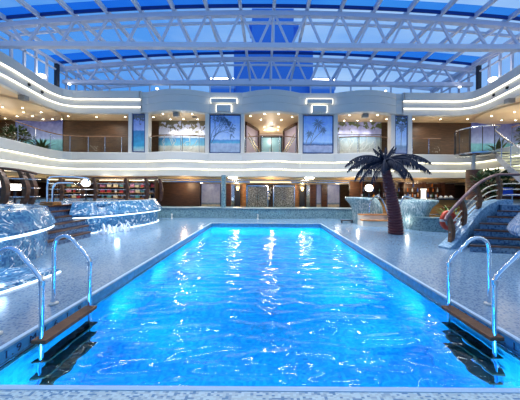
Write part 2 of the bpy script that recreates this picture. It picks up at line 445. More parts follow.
# floors / ceilings of the galleries: one slab each, following the plan curve
def gallery(name, z0, z1, mats, xl=-19, xr=19, yb=24, off=-.22):
    m = MB(); base = [(p[0], p[1]) for p in PLAN]
    # strip from plan curve outward to the hull (xl / yb / xr)
    def outer(p):
        if p[1] < 14.2 and p[0] < 0: return (xl, p[1])
        if p[1] < 14.2 and p[0] > 0: return (xr, p[1])
        return (p[0]*1.0, yb)
    n = len(base)
    for i in range(n-1):
        a, b = base[i], base[i+1]; A, B = outer(a), outer(b)
        if (A[1] == yb) != (B[1] == yb):
            c = (xl if a[0] < 0 else xr, yb)
            for z, fl in ((z0, 0), (z1, 1)):
                pts = [(a[0], a[1], z), (b[0], b[1], z), (B[0], B[1], z), (c[0], c[1], z), (A[0], A[1], z)]
                m.poly(pts if fl else pts[::-1])
        else:
            for z, fl in ((z0, 0), (z1, 1)):
                pts = [(a[0], a[1], z), (b[0], b[1], z), (B[0], B[1], z), (A[0], A[1], z)]
                m.poly(pts if fl else pts[::-1])
    return struct(name, m, mats)
gallery('ceiling_upper_gallery', BOT+.01, 6.75, M_ceil)
gallery('floor_upper_gallery', LB+.35, 3.72, M_ceil2)
# arcade ceiling on the pool deck: outer strip then a lower bulkhead
gallery('ceiling_arcade', LB+.02, LB+.25, M_ceil2)
M_bulk = mat('beige_bulkhead', lin(196, 170, 124), .35, var=.06)
m = MB(); m.box(-18, 18, 17.2, 24, 2.17, LB+.02)
m.box(-18.0, -13.6, 3, 17.2, 2.3, LB+.02); m.box(13.8, 18, 3, 17.2, 2.3, LB+.02)
struct('ceiling_bulkhead', m, M_bulk)
m = MB(); m.box(-18, 18, 17.14, 17.2, 2.2, 2.28); m.box(-18, 18, 17.16, 17.2, 2.36, 2.40); struct('trim_bulkhead', m, M_steel)

# back and side walls
YB = 16.6
m = MB(); m.box(-19, WX(246, YB)+.0, YB, YB+.15, 3.72, 6.4); m.box(WX(297, YB), 19, YB, YB+.15, 3.72, 6.4)
struct('wall_upper_back', m, M_brown)
m = MB(); m.box(-19, 19, 20.0, 20.2, 0, 2.5); struct('wall_lower_back', m, M_brown)
m = MB(); m.box(-19, -18.8, 2, 24, 0, 7.7); struct('wall_left', m, M_brown2)
m = MB(); m.box(18.8, 19, 2, 24, 0, 7.7); struct('wall_right', m, M_brown2)
# stair lobby behind the middle opening
m = MB(); m.box(WX(246, YB), WX(246, YB)+.1, YB, 20.2, 3.72, 6.4); m.box(WX(297, YB)-.1, WX(297, YB), YB, 20.2, 3.72, 6.4); m.box(WX(246, YB), WX(297, YB), 20.1, 20.2, 3.72, 6.4)
struct('wall_lobby', m, mat('pale_lobby_panel', lin(196, 178, 170), .4))

# white pilasters between the murals of the upper gallery
for k, (a, b) in enumerate(((128.6, 132), (145.3, 148.5), (205, 209), (240.5, 244), (298.3, 302), (333, 337), (390, 394), (407, 411))):
    m = MB(); m.box(WX(a, 15), WX(b, 15), 14.92, 15.35, 3.9, 6.42); struct('column_upper.%03d' % k, m, M_white)

# deck above: roof coaming, end glazing, side clerestories
def arch(X): return 10.1-.65*((X-CX)/12.8)**2
XL, XR = -12.95, 13.2
m = MB()
xs = [XL-.4+(XR-XL+.8)*i/40 for i in range(41)]
for i in range(40):
    m.quad((xs[i], -4, arch(xs[i])+.34), (xs[i], 19, arch(xs[i])+.34), (xs[i+1], 19, arch(xs[i+1])+.34), (xs[i+1], -4, arch(xs[i+1])+.34))
struct('ceiling_glass', m, M_roofglass)
m = MB()
for y0, y1 in ((10.85, 11.3), (14.45, 15.15)):
    for i in range(40):
        for z in (.30,):
            m.quad((xs[i], y0, arch(xs[i])+z), (xs[i], y1, arch(xs[i])+z), (xs[i+1], y1, arch(xs[i+1])+z), (xs[i+1], y0, arch(xs[i+1])+z))
struct('ceiling_glass_band', m, M_bluepane)
for k, y0 in enumerate((11.33, 15.18)):
    m = MB()
    for i in range(40): m.bar((xs[i], y0, arch(xs[i])+.24), (xs[i+1], y0, arch(xs[i+1])+.24), .07, .14)
    struct('trim_%d' % (k+1), m, mat('navy_gasket', lin(14, 52, 130), .5))
# trusses
def truss(Y, label):
    z_b = 8.54
    r = thing('roof_truss', label, 'roof truss', (CX, Y, z_b), 0, 'arched trusses under the glass roof')
    def add(mb, nm, mm=M_truss): mb.v = [(x-CX, y-Y, z-z_b) for x, y, z in mb.v]; return mb.build(nm, mm, r)
    m = MB()
    for i in range(40): m.bar((xs[i], Y, arch(xs[i])), (xs[i+1], Y, arch(xs[i+1])), .22, .22)
    add(m, 'top_chord')
    m = MB(); m.box(XL-.1, XR+.1, Y-.13, Y+.13, z_b-.115, z_b+.115); add(m, 'bottom_chord')
    k = -8
    while k <= 7:
        xa = CX+k*1.585; xb = CX+(k+1)*1.585; xm = (xa+xb)/2
        if xb < XR and xa > XL:
            m = MB(); m.bar((xa+.05, Y, arch(xa)), (xm-.05, Y, z_b), .10, .09, (0, 1, 0)); add(m, 'diagonal_brace')
            m = MB(); m.bar((xb-.05, Y, arch(xb)), (xm+.05, Y, z_b), .10, .09, (0, 1, 0)); add(m, 'diagonal_brace')
        k += 1
    m = MB(); m.bar((CX, Y, arch(CX)), (CX, Y, z_b), .09, .09, (0, 1, 0)); add(m, 'centre_post')
    return r
truss(11.53, 'large white arched roof truss spanning above the palm tree, nearer of the two')
truss(15.5, 'smaller-looking white arched roof truss above the balcony front, farther of the two')
# purlins
names = ['middle', 'first', 'second', 'third', 'fourth', 'fifth', 'sixth', 'seventh', 'eighth']
for k in range(-8, 9):
    x = CX+k*1.585
    if x < XL or x > XR: continue
    m = MB(); m.box(-.075, .075, -4, 19, .12, .30)
    o = m.build('roof_beam', M_truss); o.location = (x, 0, arch(x))
    lab = 'white roof beam running lengthwise over the pool centre line' if k == 0 else 'white lengthwise roof beam, %s to the %s of the centre beam' % (names[abs(k)], 'left' if k < 0 else 'right')
    tag(o, lab, 'roof beam', 'lengthwise beams under the roof glass')
for y, lb, hh in ((12.45, 'slim white cross bar in the roof glass just behind the nearer truss', .11), (16.6, 'slim white cross bar in the roof glass behind the farther truss', .11), (18.9, 'white cross bar closing the far end of the glass roof', .2)):
    m = MB()
    for i in range(40): m.bar((xs[i], y, arch(xs[i])+.22), (xs[i+1], y, arch(xs[i+1])+.22), .1, hh)
    o = m.build('roof_cross_bar', M_truss); tag(o, lb, 'roof bar', 'cross bars of the glass roof')
# side clerestories
for s, X in ((0, XL), (1, XR)):
    root = fascia_root('window_%d' % (s+1))
    m = MB(); m.quad((X, 4, TOP), (X, 19, TOP), (X, 19, arch(X)+.2), (X, 4, arch(X)+.2)); m.build('window_glass', M_roofglass, root)
    m = MB(); m.box(X-.08, X+.08, 3, 19, arch(X)-.02, arch(X)+.14); m.box(X-.05, X+.05, 3, 19, arch(X)-.42, arch(X)-.34); m.box(X-.06, X+.06, 3, 19, TOP-.02, TOP+.1); m.build('window_frame', M_truss, root)
    y = 6.26
    while y < 14.6:
        m = MB(); m.box(X-.05, X+.05, y-.05, y+.05, TOP, arch(X)); m.build('window_mullion', M_truss, root); y += .66
    m = MB(); m.box(X-.09, X+.09, 14.78, 14.98, TOP, arch(X)); m.build('window_post', M_dark, root)
    for y in (15.6, 16.4, 17.2, 18.0):
        m = MB(); m.box(X-.05, X+.05, y-.05, y+.05, TOP, arch(X)); m.build('window_mullion', M_truss, root)
# end glazing
root = fascia_root('window_3')
m = MB(); m.quad((XL, 18.95, TOP), (XR, 18.95, TOP), (XR, 18.95, arch(XR)), (XL, 18.95, arch(XL))); m.build('window_glass', M_roofglass, root)
m = MB()
for z in (8.1, 8.9): m.box(XL, XR, 18.9, 18.98, z-.04, z+.04)
m.build('window_frame', M_truss, root)
for k in range(-8, 9):
    x = CX+k*1.585
    if XL < x < XR: m = MB(); m.box(x-.05, x+.05, 18.88, 18.98, TOP, arch(x)+.2); m.build('window_mullion', M_truss, root)
# upper deck slab behind the fascia
m = MB(); m.box(-19, XL-.05, 2, 24, 7.5, 7.68); m.box(XR+.05, 19, 2, 24, 7.5, 7.68); m.box(XL-.05, XR+.05, 15.9, 36, 7.5, 7.68); struct('slab_open_deck', m, M_white)

# ship structures beyond the roof
M_fun = mat('blue_grey_superstructure', lin(64, 136, 224), .6, var=.1)
f = thing('ship_funnel', 'dark blue ship funnel tower seen through the glass roof', 'ship funnel', (.9, 32, 7.6))
m = MB(); m.box(-2.7, 2.6, -1.5, 1.5, 12.6, 17.2); m.build('funnel_top', M_fun, f)
m = MB(); m.prism([(-3.1, -1.2), (3.3, -1.2), (3.3, 1.2), (-3.1, 1.2)], 15.1, 15.5); m.build('funnel_wing', M_fun, f)
m = MB(); m.box(-4.9, 5, -2, 2, 0, 12.6); m.build('funnel_base', M_fun, f)
for s, xc in ((-1, WX(223, 30)), (1, WX(320, 30))):
    m = MB(); m.box(-1.55, 1.55, -.3, .3, -.9, .5)
    r = thing('deckhouse', 'low lit deckhouse outside the end glazing, %s of the funnel' % ('left' if s < 0 else 'right'), 'deckhouse', (xc, 29.2, 14.8), 0, 'lit deckhouses beside the funnel')
    m.build('wall', mat('deckhouse_paint', lin(120, 160, 220), .5), r)
    for z in (.25, -.35): m = MB(); m.box(-1.4, 1.4, -.36, -.3, z-.1, z+.1); m.build('light_strip', M_flood, r)
    m = MB(); m.box(-1.4, 1.4, -.3, .3, -7.2, -.9); m.build('base', M_fun, r)

# ------------------------------------------------------------------ murals
def mural_mat(name, bands, foliage=None, fz=(.6, 1.0), fscale=6, fthr=.55, soft=False):
    """printed picture: horizontal colour bands (generated z) plus scattered printed foliage"""
    m, t, b = newmat(name); b.inputs['Roughness'].default_value = .35
    tc = t.nodes.new('ShaderNodeTexCoord'); sp = t.nodes.new('ShaderNodeSeparateXYZ'); t.links.new(tc.outputs['Generated'], sp.inputs[0])
    nz = t.nodes.new('ShaderNodeTexNoise'); nz.inputs['Scale'].default_value = 5; nz.inputs['Detail'].default_value = 5; t.links.new(tc.outputs['Object'], nz.inputs[0])
    ma = t.nodes.new('ShaderNodeMath'); ma.operation = 'MULTIPLY_ADD'; ma.inputs[1].default_value = .06; t.links.new(nz.outputs[0], ma.inputs[0])
    s_ = t.nodes.new('ShaderNodeMath'); s_.operation = 'SUBTRACT'; s_.inputs[1].default_value = .03; t.links.new(sp.outputs['Z'], s_.inputs[0]); t.links.new(s_.outputs[0], ma.inputs[2])
    cr = t.nodes.new('ShaderNodeValToRGB'); els = cr.color_ramp.elements
    els[0].position = bands[0][0]; els[0].color = bands[0][1]; els[1].position = bands[1][0]; els[1].color = bands[1][1]
    for p, c in bands[2:]: e = els.new(p); e.color = c
    t.links.new(ma.outputs[0], cr.inputs[0]); last = cr.outputs[0]
    n2 = t.nodes.new('ShaderNodeTexNoise'); n2.inputs['Scale'].default_value = 4; n2.inputs['Detail'].default_value = 6; t.links.new(tc.outputs['Object'], n2.inputs[0])
    m0 = t.nodes.new('ShaderNodeMix'); m0.data_type = 'RGBA'; m0.blend_type = 'OVERLAY'; m0.inputs[0].default_value = .55
    t.links.new(last, m0.inputs[6]); t.links.new(n2.outputs[0], m0.inputs[7]); last = m0.outputs[2]
    if foliage:
        n = t.nodes.new('ShaderNodeTexNoise'); n.inputs['Scale'].default_value = fscale; n.inputs['Detail'].default_value = 8; n.inputs['Distortion'].default_value = .8; t.links.new(tc.outputs['Object'], n.inputs[0])
        mr = t.nodes.new('ShaderNodeMapRange'); mr.inputs[1].default_value = fz[0]; mr.inputs[2].default_value = fz[1]; mr.inputs[3].default_value = -.25; mr.inputs[4].default_value = .15
        t.links.new(sp.outputs['Z'], mr.inputs[0])
        a = t.nodes.new('ShaderNodeMath'); a.operation = 'ADD'; t.links.new(n.outputs[0], a.inputs[0]); t.links.new(mr.outputs[0], a.inputs[1])
        g = t.nodes.new('ShaderNodeMapRange'); g.inputs[1].default_value = fthr; g.inputs[2].default_value = fthr+.04; t.links.new(a.outputs[0], g.inputs[0])
        mx = t.nodes.new('ShaderNodeMix'); mx.data_type = 'RGBA'; mx.inputs[7].default_value = foliage
        t.links.new(g.outputs[0], mx.inputs[0]); t.links.new(last, mx.inputs[6]); last = mx.outputs[2]
    t.links.new(last, b.inputs['Base Color']); return m
SKYB = [(0, lin(150, 168, 190)), (.24, lin(180, 194, 214)), (.27, lin(96, 176, 206)), (.34, lin(100, 160, 214)), (.36, lin(196, 218, 250)), (1, lin(138, 182, 246))]
MM_big1 = mural_mat('mural_beach_tree', SKYB)
MM_big2 = mural_mat('mural_tall_palm', [(0, lin(140, 156, 190)), (.20, lin(176, 184, 210)), (.22, lin(60, 84, 130)), (.26, lin(120, 160, 214)), (.30, lin(176, 210, 250)), (1, lin(122, 172, 248))])
MM_sm1 = mural_mat('mural_slim_palm', [(0, lin(200, 196, 190)), (.13, lin(120, 190, 200)), (.17, lin(60, 160, 196)), (.56, lin(44, 120, 176)), (.58, lin(150, 170, 220)), (1, lin(116, 136, 206))], lin(92, 98, 104), (.55, .95), 5, .52)
MM_sm2 = mural_mat('mural_slim_tree', [(0, lin(140, 150, 180)), (.2, lin(120, 150, 180)), (.25, lin(176, 206, 240)), (1, lin(132, 176, 240))], lin(60, 84, 90), (.1, .9), 6, .56)
MM_bayL = mural_mat('mural_shaded_beach', [(0, lin(196, 186, 170)), (.20, lin(222, 222, 214)), (.24, lin(120, 190, 214)), (.44, lin(64, 140, 196)), (.47, lin(236, 240, 250)), (1, lin(200, 208, 240))], lin(110, 104, 80), (.35, .95), 4, .52)
MM_bayR = mural_mat('mural_white_sand', [(0, lin(196, 190, 178)), (.3, lin(190, 200, 200)), (.5, lin(170, 196, 214)), (.55, lin(186, 190, 226)), (1, lin(176, 176, 226))], lin(100, 112, 70), (.2, .95), 3.0, .58)
MM_side = mural_mat('mural_lagoon', [(0, lin(96, 150, 170)), (.35, lin(110, 180, 200)), (.4, lin(150, 168, 220)), (1, lin(110, 120, 200))])
MM_low = mural_mat('mural_pale_beach', [(0, lin(206, 186, 158)), (.28, lin(214, 200, 178)), (.30, lin(110, 140, 170)), (.36, lin(190, 196, 226)), (1, lin(150, 158, 208))])
M_mframe = mat('mural_frame', lin(40, 66, 120), .4)
def mural(x0, x1, y0, y1, Y, mm, label, art=None, deep=.04, frame=True):
    X0, X1 = WX(x0, Y), WX(x1, Y); xc = (x0+x1)/2; Z0, Z1 = WZ(xc, y1, Y), WZ(xc, y0, Y)
    r = thing('wall_mural', label, 'mural', ((X0+X1)/2, Y, Z0), 0, 'beach murals of the hall')
    hw = (X1-X0)/2; h = Z1-Z0
    m = MB(); m.box(-hw, hw, 0, deep, 0, h); m.build('picture_panel', mm, r)
    if frame:
        e = .05; m = MB()
        m.box(-hw, -hw+e, -.03, 0, 0, h); m.box(hw-e, hw, -.03, 0, 0, h); m.box(-hw+e, hw-e, -.03, 0, h-e, h); m.box(-hw+e, hw-e, -.03, 0, 0, e)
        m.build('frame', M_mframe, r)
    if art: art(r, hw, h)
    return r
M_print = mat('printed_tree_ink', lin(104, 130, 166), .5, var=.3, scale=20); M_print2 = mat('printed_bark_ink', lin(116, 124, 144), .5, var=.3, scale=20)
def flat_leaf(m, c, ang, ln, wd):
    a = R(ang); d = Vector((math.cos(a), 0, math.sin(a))); n = Vector((-d.z, 0, d.x)); c = Vector((c[0], -.006, c[1]))
    m.poly([c, c+d*ln*.4+n*wd-Vector((0, 0, ln*.05)), c+d*ln-Vector((0, 0, ln*.25)), c+d*ln*.4-n*wd-Vector((0, 0, ln*.05))])
def palm_print(cx, cz, base, r=.4, k=9):
    def f(root, hw, h):
        m = MB(); b = (base*hw, .2*h); c = (cx*hw, cz*h)
        pts = [Vector((b[0]+(c[0]-b[0])*t**1.4, -.004, b[1]+(c[1]-b[1])*t)) for t in (0, .25, .5, .75, 1)]
        m.tube(pts, .018, 5); m.build('printed_trunk', M_print2, root)
        m = MB(); rnd = random.Random(k)
        for i in range(k+4): flat_leaf(m, c, i*360/(k+4)+rnd.uniform(-10, 10), r*rnd.uniform(.7, 1.1), .035)
        m.build('printed_fronds', M_print, root)
    return f
def multi(*fs):
    def f(root, hw, h):
        for g in fs: g(root, hw, h)
    return f
def tree_print(root, hw, h):
    m = MB(); rnd = random.Random(3)
    def br(p, a, l, r, d):
        q = (p[0]+math.cos(a)*l, p[1]+math.sin(a)*l)
        if abs(q[0]) > hw-.05 or q[1] > h-.05: return
        m.bar((p[0], -.005, p[1]), (q[0], -.005, q[1]), .004, r, (0, 1, 0))
        m.bar((p[0], -.005, p[1]), (q[0], -.005, q[1]), r, .004, (0, 1, 0))
        if d == 0:
            for _ in range(3): flat_leaf(m, (q[0]+rnd.uniform(-.14, .14), q[1]+rnd.uniform(-.14, .14)), rnd.uniform(0, 360), .14, .03)
            return
        for s in (-1, 1): br(q, a+s*rnd.uniform(.2, .6), l*.78, r*.7, d-1)
    br((-hw*.9, .25*h), R(62), .5, .05, 5); br((-hw*.95, .3*h), R(80), .5, .04, 5); br((-hw*.8, .42*h), R(40), .42, .035, 4)
    m.build('printed_tree', M_print, root)
mural(132.3, 145, 114.2, 152.2, 15.02, MM_sm1, 'slim framed mural of a leafy palm trunk over turquoise sea')
mural(209.3, 240.3, 115, 153, 15.02, MM_big1, 'large framed mural of a dark branching tree on a blue beach', tree_print)
mural(302.3, 332.8, 115.4, 153.3, 15.02, MM_big2, 'large framed mural of tall leaning palms against deep blue sky', multi(palm_print(.0, .80, -.5, .5), palm_print(.35, .62, -.5, .32, 7), palm_print(-.55, .52, -.8, .3, 6)))
mural(394.3, 407, 116, 153.8, 15.02, MM_sm2, 'slim framed blue mural with a leafy tree behind the palm crown', palm_print(.1, .72, .0, .35))
def white_branches(root, hw, h):
    m = MB(); rnd = random.Random(5)
    for i in range(9):
        x = -hw+.3+rnd.random()*1.2*hw; pts = [Vector((x, -.01, .1*h))]
        for k in range(4): pts.append(pts[-1]+Vector((rnd.uniform(-.15, .25), 0, rnd.uniform(.0, .16)*h)))
        m.tube(pts, .02, 5)
    m.build('printed_driftwood', mat('printed_pale_driftwood', lin(226, 224, 216), .5), root)
mural(158.5, 205.5, 119.8, 153, 16.55, MM_bayL, 'wide mural of shady palms and driftwood by a blue bay', white_branches, frame=False)
mural(336.6, 381, 120.6, 153.5, 16.55, MM_bayR, 'wide spotlit mural of pale sand, lilac sky and palm leaves', white_branches, frame=False)
mural(15, 62, 119, 152, 16.55, MM_side, 'wide lilac and turquoise lagoon mural behind the gallery plants', None, frame=False)
mural(471, 522, 122.5, 156, 16.55, MM_side, 'wide turquoise lagoon mural behind the spiral stair glass', None, frame=False)
# horizontal picture seams
for px0, px1, py, n in ((158.5, 205.5, 135, 4), (336.6, 381, 134.6, 4)):
    Y = 16.45; z = WZ((px0+px1)/2, py, Y)
    m = MB(); m.tube([(WX(px0, Y), Y, z), (WX(px1, Y), Y, z)], .025, 8)
    for u in (px0+1, (px0+px1)/2, px1-1): m.tube([(WX(u, Y), Y, 3.72), (WX(u, Y), Y, z)], .015, 6)
    o = m.build('handrail', M_dark); tag(o, 'thin dark rail crossing the %s mural' % ('shady palm' if px0 < 200 else 'pale sand'), 'handrail', 'rails in front of the wide murals')

# ------------------------------------------------------------------ lower back wall fittings
YW = 19.95
def panel(name, x0, x1, y0, y1, Y, mm, label, cat, th=.05, group=None):
    X0, X1 = WX(x0, Y), WX(x1, Y); xc = (x0+x1)/2; m = MB(); m.box(X0, X1, Y, Y+th, WZ(xc, y1, Y), WZ(xc, y0, Y))
    return tag(m.build(name, mm), label, cat, group)
mural(201, 221, 183, 213, 19.9, MM_low, 'pale framed picture of a headland and beach, left of the mosaic column', None)
mural(327, 340, 183, 213, 19.9, MM_low, 'pale framed beach picture between brown panels, right of the bar doors', None)
mural(316, 321.5, 183, 213, 19.9, MM_low, 'narrow strip of pale beach picture between two brown panels', None)
M_mirror = mat('pale_mirror', lin(200, 196, 190), .1, .8)
panel('wall_panel', 231, 234.5, 182, 213, 19.8, M_mirror, 'pale mirrored upright strip left of the glass doors', 'wall panel', .1, 'mirrored strips')
panel('wall_panel', 306.5, 310, 182, 213, 19.8, M_mirror, 'pale mirrored upright strip right of the glass doors', 'wall panel', .1, 'mirrored strips')
for a, b, nm in ((226.5, 231, 'next to the mosaic column'), (310.2, 316, 'right of the mirrored strip'), (321.7, 327, 'between the two beach pictures')):
    panel('wall_panel', a, b, 182, 213, 19.7, M_brown2, 'dark brown upright wall panel '+nm, 'wall panel', .2, 'brown upright panels')
for a, b, c in ((239.5, 246, 'left'), (295, 301, 'right')):
    panel('wall_panel', a, b, 183, 213, 19.85, M_oak, 'golden wood panel washed by the %s wall lamp' % c, 'wall panel', .08, 'golden door side panels')
# sconces on dark posts
for x, s in ((237.7, 'left'), (302.3, 'right')):
    X = WX(x, 19.4); r = thing('wall_sconce', 'glowing amber wall lamp on a dark post, %s of the glass doors' % s, 'wall lamp', (X, 19.4, 0), 0, 'amber door lamps')
    m = MB(); m.box(-.2, .2, .1, .3, 0, 2.17); m.build('post', M_dark, r)
    m = MB(); m.lathe([(.01, 1.62), (.06, 1.65), (.13, 1.9), (.12, 1.92), (.01, 1.92)], (0, 0, 0), 14); m.build('lamp_shade', M_sconce, r, True)
    m = MB(); m.box(-.04, .04, 0, .12, 1.68, 1.76); m.build('bracket', M_dark, r)
    lamp('sconce_light', 'POINT', (X, 19.15, 1.95), 30, (1, .6, .25), .08)
    r2 = MB(); r2.box(X-.28, X+.28, 16.2, 16.5, LB-.03, LB+.03); tag(r2.build('square_ceiling_light', emis('bright_ceiling_panel', (1, .93, .8, 1), 30)), 'bright square light in the arcade ceiling over the %s amber lamp' % s, 'ceiling light', 'square arcade ceiling lights')
# doors
def door_reflections():  # pale reflections in the door glass, painted as a cell pattern
    m, t, b = newmat('etched_door_glass'); b.inputs['Roughness'].default_value = .15
    tc = t.nodes.new('ShaderNodeTexCoord'); v = t.nodes.new('ShaderNodeTexVoronoi'); v.inputs['Scale'].default_value = 6.5; v.feature = 'DISTANCE_TO_EDGE'
    cr = t.nodes.new('ShaderNodeValToRGB'); cr.color_ramp.elements[0].position = .03; cr.color_ramp.elements[0].color = lin(176, 182, 184); cr.color_ramp.elements[1].position = .10; cr.color_ramp.elements[1].color = lin(108, 112, 112)
    t.links.new(tc.outputs['Object'], v.inputs[0]); t.links.new(v.outputs[0], cr.inputs[0]); t.links.new(cr.outputs[0], b.inputs['Base Color']); return m
M_doorrefl = door_reflections()
for i, (a, b) in enumerate(((246.5, 268.5), (273, 295))):
    Y = 19.8; X0, X1 = WX(a, Y), WX(b, Y); root = fascia_root('door_%d' % (i+1))
    m = MB(); m.box(X0, X0+.09, Y-.06, Y+.12, 0, 2.05); m.box(X1-.09, X1, Y-.06, Y+.12, 0, 2.05); m.box(X0, X1, Y-.06, Y+.12, 1.97, 2.07); m.build('door_frame', M_steel, root)
    xm = (X0+X1)/2
    for k in (0, 1):
        xa, xb = (X0+.1, xm-.01) if k == 0 else (xm+.01, X1-.1)
        m = MB(); m.box(xa, xb, Y, Y+.04, .02, 1.96); m.build('door_leaf', M_doorrefl, root)
        m = MB(); xx = xb-.08 if k == 0 else xa+.08; m.tube([(xx, Y-.06, .8), (xx, Y-.06, 1.3)], .02, 8); m.build('door_handle', M_chrome, root)
m = MB(); m.box(WX(250, 17.1), WX(291, 17.1), 17.05, 17.14, 2.2, 2.27); tag(m.build('light_bar', emis('warm_light_bar', (1, .8, .45, 1), 2.5)), 'long warm light bar above the glass doors', 'ceiling light')
# ornament between the doors
r = thing('display_figure', 'slim dark pedestal with pale ornaments standing between the glass doors', 'ornament', (WX(270.3, 19.4), 19.4, 0))
m = MB(); m.lathe([(.01, 0), (.14, 0), (.14, .04), (.05, .1), (.04, 1.1), (.12, 1.14), (.12, 1.18), (.01, 1.18)], (0, 0, 0), 12); m.build('pedestal', M_dark, r)
for dx, z, q in ((-.08, 1.28, .10), (.05, 1.5, .08), (-.03, 1.7, .09), (.06, 1.84, .05), (-.12, 1.0, .09)):
    m = MB(); m.ball((dx, 0, z), q, 10, 1.3); m.build('ornament_bead', M_white, r, True)
# mosaic column + low curved bench wall
m = MB(); m.lathe([(.14, .6), (.14, LB+.02)], (WX(223.6, 14.2), 14.2, 0), 20); struct('column_mosaic', m, M_bench, True)
pb = catmull([(-7.0, 13.9, 0), (-5.2, 13.95, 0), (-3, 14.15, 0), (0, 13.75, 0), (3, 14.15, 0), (4.6, 14.0, 0), (6.5, 13.9, 0)], 10)
pbp = [(p.x, p.y) for p in pb]
m = MB(); m.sweep(pbp, [(0, 0), (0, .56), (.03, .57), (.03, .60), (-1.2, .60), (-1.2, 0)])
o = m.build('bench_wall', M_bench, None, True); tag(o, 'long low teal mosaic wall curving behind the far pool end', 'low wall')
m = MB(); m.sweep(pbp, [(.035, .572), (.045, .572), (.045, .605), (-.25, .605), (-.25, .60)]); m.build('capping', mat('pale_capping', lin(160, 178, 184), .3), o, True)
for x, y, s in ((172, 217, 'near the fountain end'), (258, 217.5, 'near the middle')):
    X, Y = on_plane(x, y+1.5, 0); r = thing('deck_fitting', 'tiny white deck fitting in front of the low wall, '+s, 'deck fitting', (X, Y, 0), 0, 'white deck fittings')
    m = MB(); m.lathe([(.001, 0), (.06, 0), (.05, .03), (.03, .05), (.03, .2), (.001, .2)], (0, 0, 0), 12); m.build('stem', M_white, r, True)
    m = MB(); m.ball((0, 0, .23), .05, 10); m.build('cap', M_white, r, True)
r = MB(); r.box(-.3, .3, -.1, .1, .1, .14); r.box(-.28, -.24, -.08, .08, 0, .1); r.box(.24, .28, -.08, .08, 0, .1)
o = r.build('low_bar', M_dark); o.location = (WX(347, 12.3), 12.3, 0); tag(o, 'small dark low bar on the deck beside the pale glass fountain', 'foot bar')

# ------------------------------------------------------------------ gallery railings (glass with wooden / steel top rail)
M_rail = wood('brown_gallery_rail', lin(120, 84, 56), lin(160, 120, 86), (3, 3, 3), .35)
def railing(path, z, label, hgt=1.05, rail=M_rail, step=7, group='glass balustrades of the upper gallery'):
    r = thing('glass_balustrade', label, 'balustrade', (path[0][0], path[0][1], z), 0, group)
    o0 = Vector((path[0][0], path[0][1], z)); P = [Vector((p[0], p[1], z))-o0 for p in path]
    m = MB(); m.tube([p+Vector((0, 0, hgt)) for p in P], .028, 8); m.build('top_rail', rail, r, True)
    m = MB()
    for a, b in zip(P[:-1], P[1:]): m.quad(a+Vector((0, 0, .05)), b+Vector((0, 0, .05)), b+Vector((0, 0, hgt-.06)), a+Vector((0, 0, hgt-.06)))
    m.build('glass_panel', M_glass, r)
    for i in range(0, len(P), step):
        m = MB(); m.tube([P[i], P[i]+Vector((0, 0, hgt))], .018, 6); m.build('post', M_steel, r)
    return r
off = lambda pts, d: [(p[0]+(-.12 if p[0] < -11.9 and p[1] < 14.8 else .12 if p[0] > 11.9 and p[1] < 14.8 else 0), p[1]+(d if p[1] >= 14 else 0)) for p in pts]
railing(off([p for p in PLAN if p[0] < WX(128, 15) and p[1] > 8], .12), LT, 'glass balustrade with wooden rail curving along the left gallery to the brown wall')
railing(off([p for p in PLAN if WX(149, 15) < p[0] < WX(204.5, 15) and p[1] > 14], .12), LT, 'glass balustrade in front of the shady palm mural')
railing(off([p for p in PLAN if WX(245, 15) < p[0] < WX(297.5, 15) and p[1] > 14], .12), LT, 'glass balustrade before the stair lobby in the middle opening')
railing(off([p for p in PLAN if WX(338, 15) < p[0] < WX(389, 15) and p[1] > 14], .12), LT, 'glass balustrade in front of the spotlit sand mural')
railing(off([p for p in PLAN if WX(412, 15) < p[0] < 11.2 and p[1] > 14], .12), LT, 'glass balustrade before the brown wall beside the spiral stair')
railing(off([p for p in PLAN if p[0] > 11.9 and 8 < p[1] < 12.4], .12), LT, 'glass balustrade on the right gallery beyond the spiral stair')

# lobby seen through the middle opening: brown portals, panes, inner stair rails, glass doors
for s in (-1, 1):
    a, b = (246, 257.5) if s < 0 else (296, 284)
    m = MB(); Y0, Y1 = 15.9, 17.6
    Xa, Xb = WX(a, Y0), WX(b, Y1); side = 'left' if s < 0 else 'right'
    r = thing('portal_frame', 'angled dark brown portal frame on the %s of the stair lobby' % side, 'portal', ((Xa+Xb)/2, (Y0+Y1)/2, 3.72), 0, 'lobby portals')
    c = Vector(((Xa+Xb)/2, (Y0+Y1)/2, 3.72)); pa = Vector((Xa, Y0, 0))-Vector((c.x, c.y, 0)); pb_ = Vector((Xb, Y1, 0))-Vector((c.x, c.y, 0))
    m = MB(); m.bar(pb_, pb_+Vector((0, 0, 2.3)), .22, .16, (0, 1, 0)); m.build('post', M_brown2, r)
    m = MB(); m.bar(pa+Vector((0, 0, 2.33)), pb_+Vector((0, 0, 2.33)), .12, .2); m.build('lintel', M_brown2, r)
    m = MB(); m.bar(pa+Vector((0, .03, 1.12)), pb_+Vector((0, .03, 1.12)), .05, 2.24); m.build('panel', mat('lilac_panel', lin(186, 170, 186), .4), r)
    for q in (0, .28):
        r2 = MB(); X1 = WX(248 if s < 0 else 294.5, 15.6); X2 = WX(259.5 if s < 0 else 282.5, 15.8)
        r2.tube([(X1, 15.55, 5.35-q), (X2, 15.8, 4.1-q), (X2, 15.8, 3.72)], .03, 8)
        tag(r2.build('stair_handrail', mat('brass_rail', lin(226, 206, 160), .25, .8)), '%s pale sloping stair handrail at the %s of the lobby' % ('upper' if q == 0 else 'lower', side), 'handrail', 'sloping lobby handrails')
r = thing('lobby_glass_door', 'pale blue glass double door at the back of the upper lobby', 'door', (WX(271, 19.9), 19.9, 3.72))
m = MB(); m.box(-.82, -.02, 0, .04, 0, 2.3); m.box(.02, .82, 0, .04, 0, 2.3); m.build('glass_leaf', mat('frosted_blue_glass', lin(150, 196, 216), .2), r)
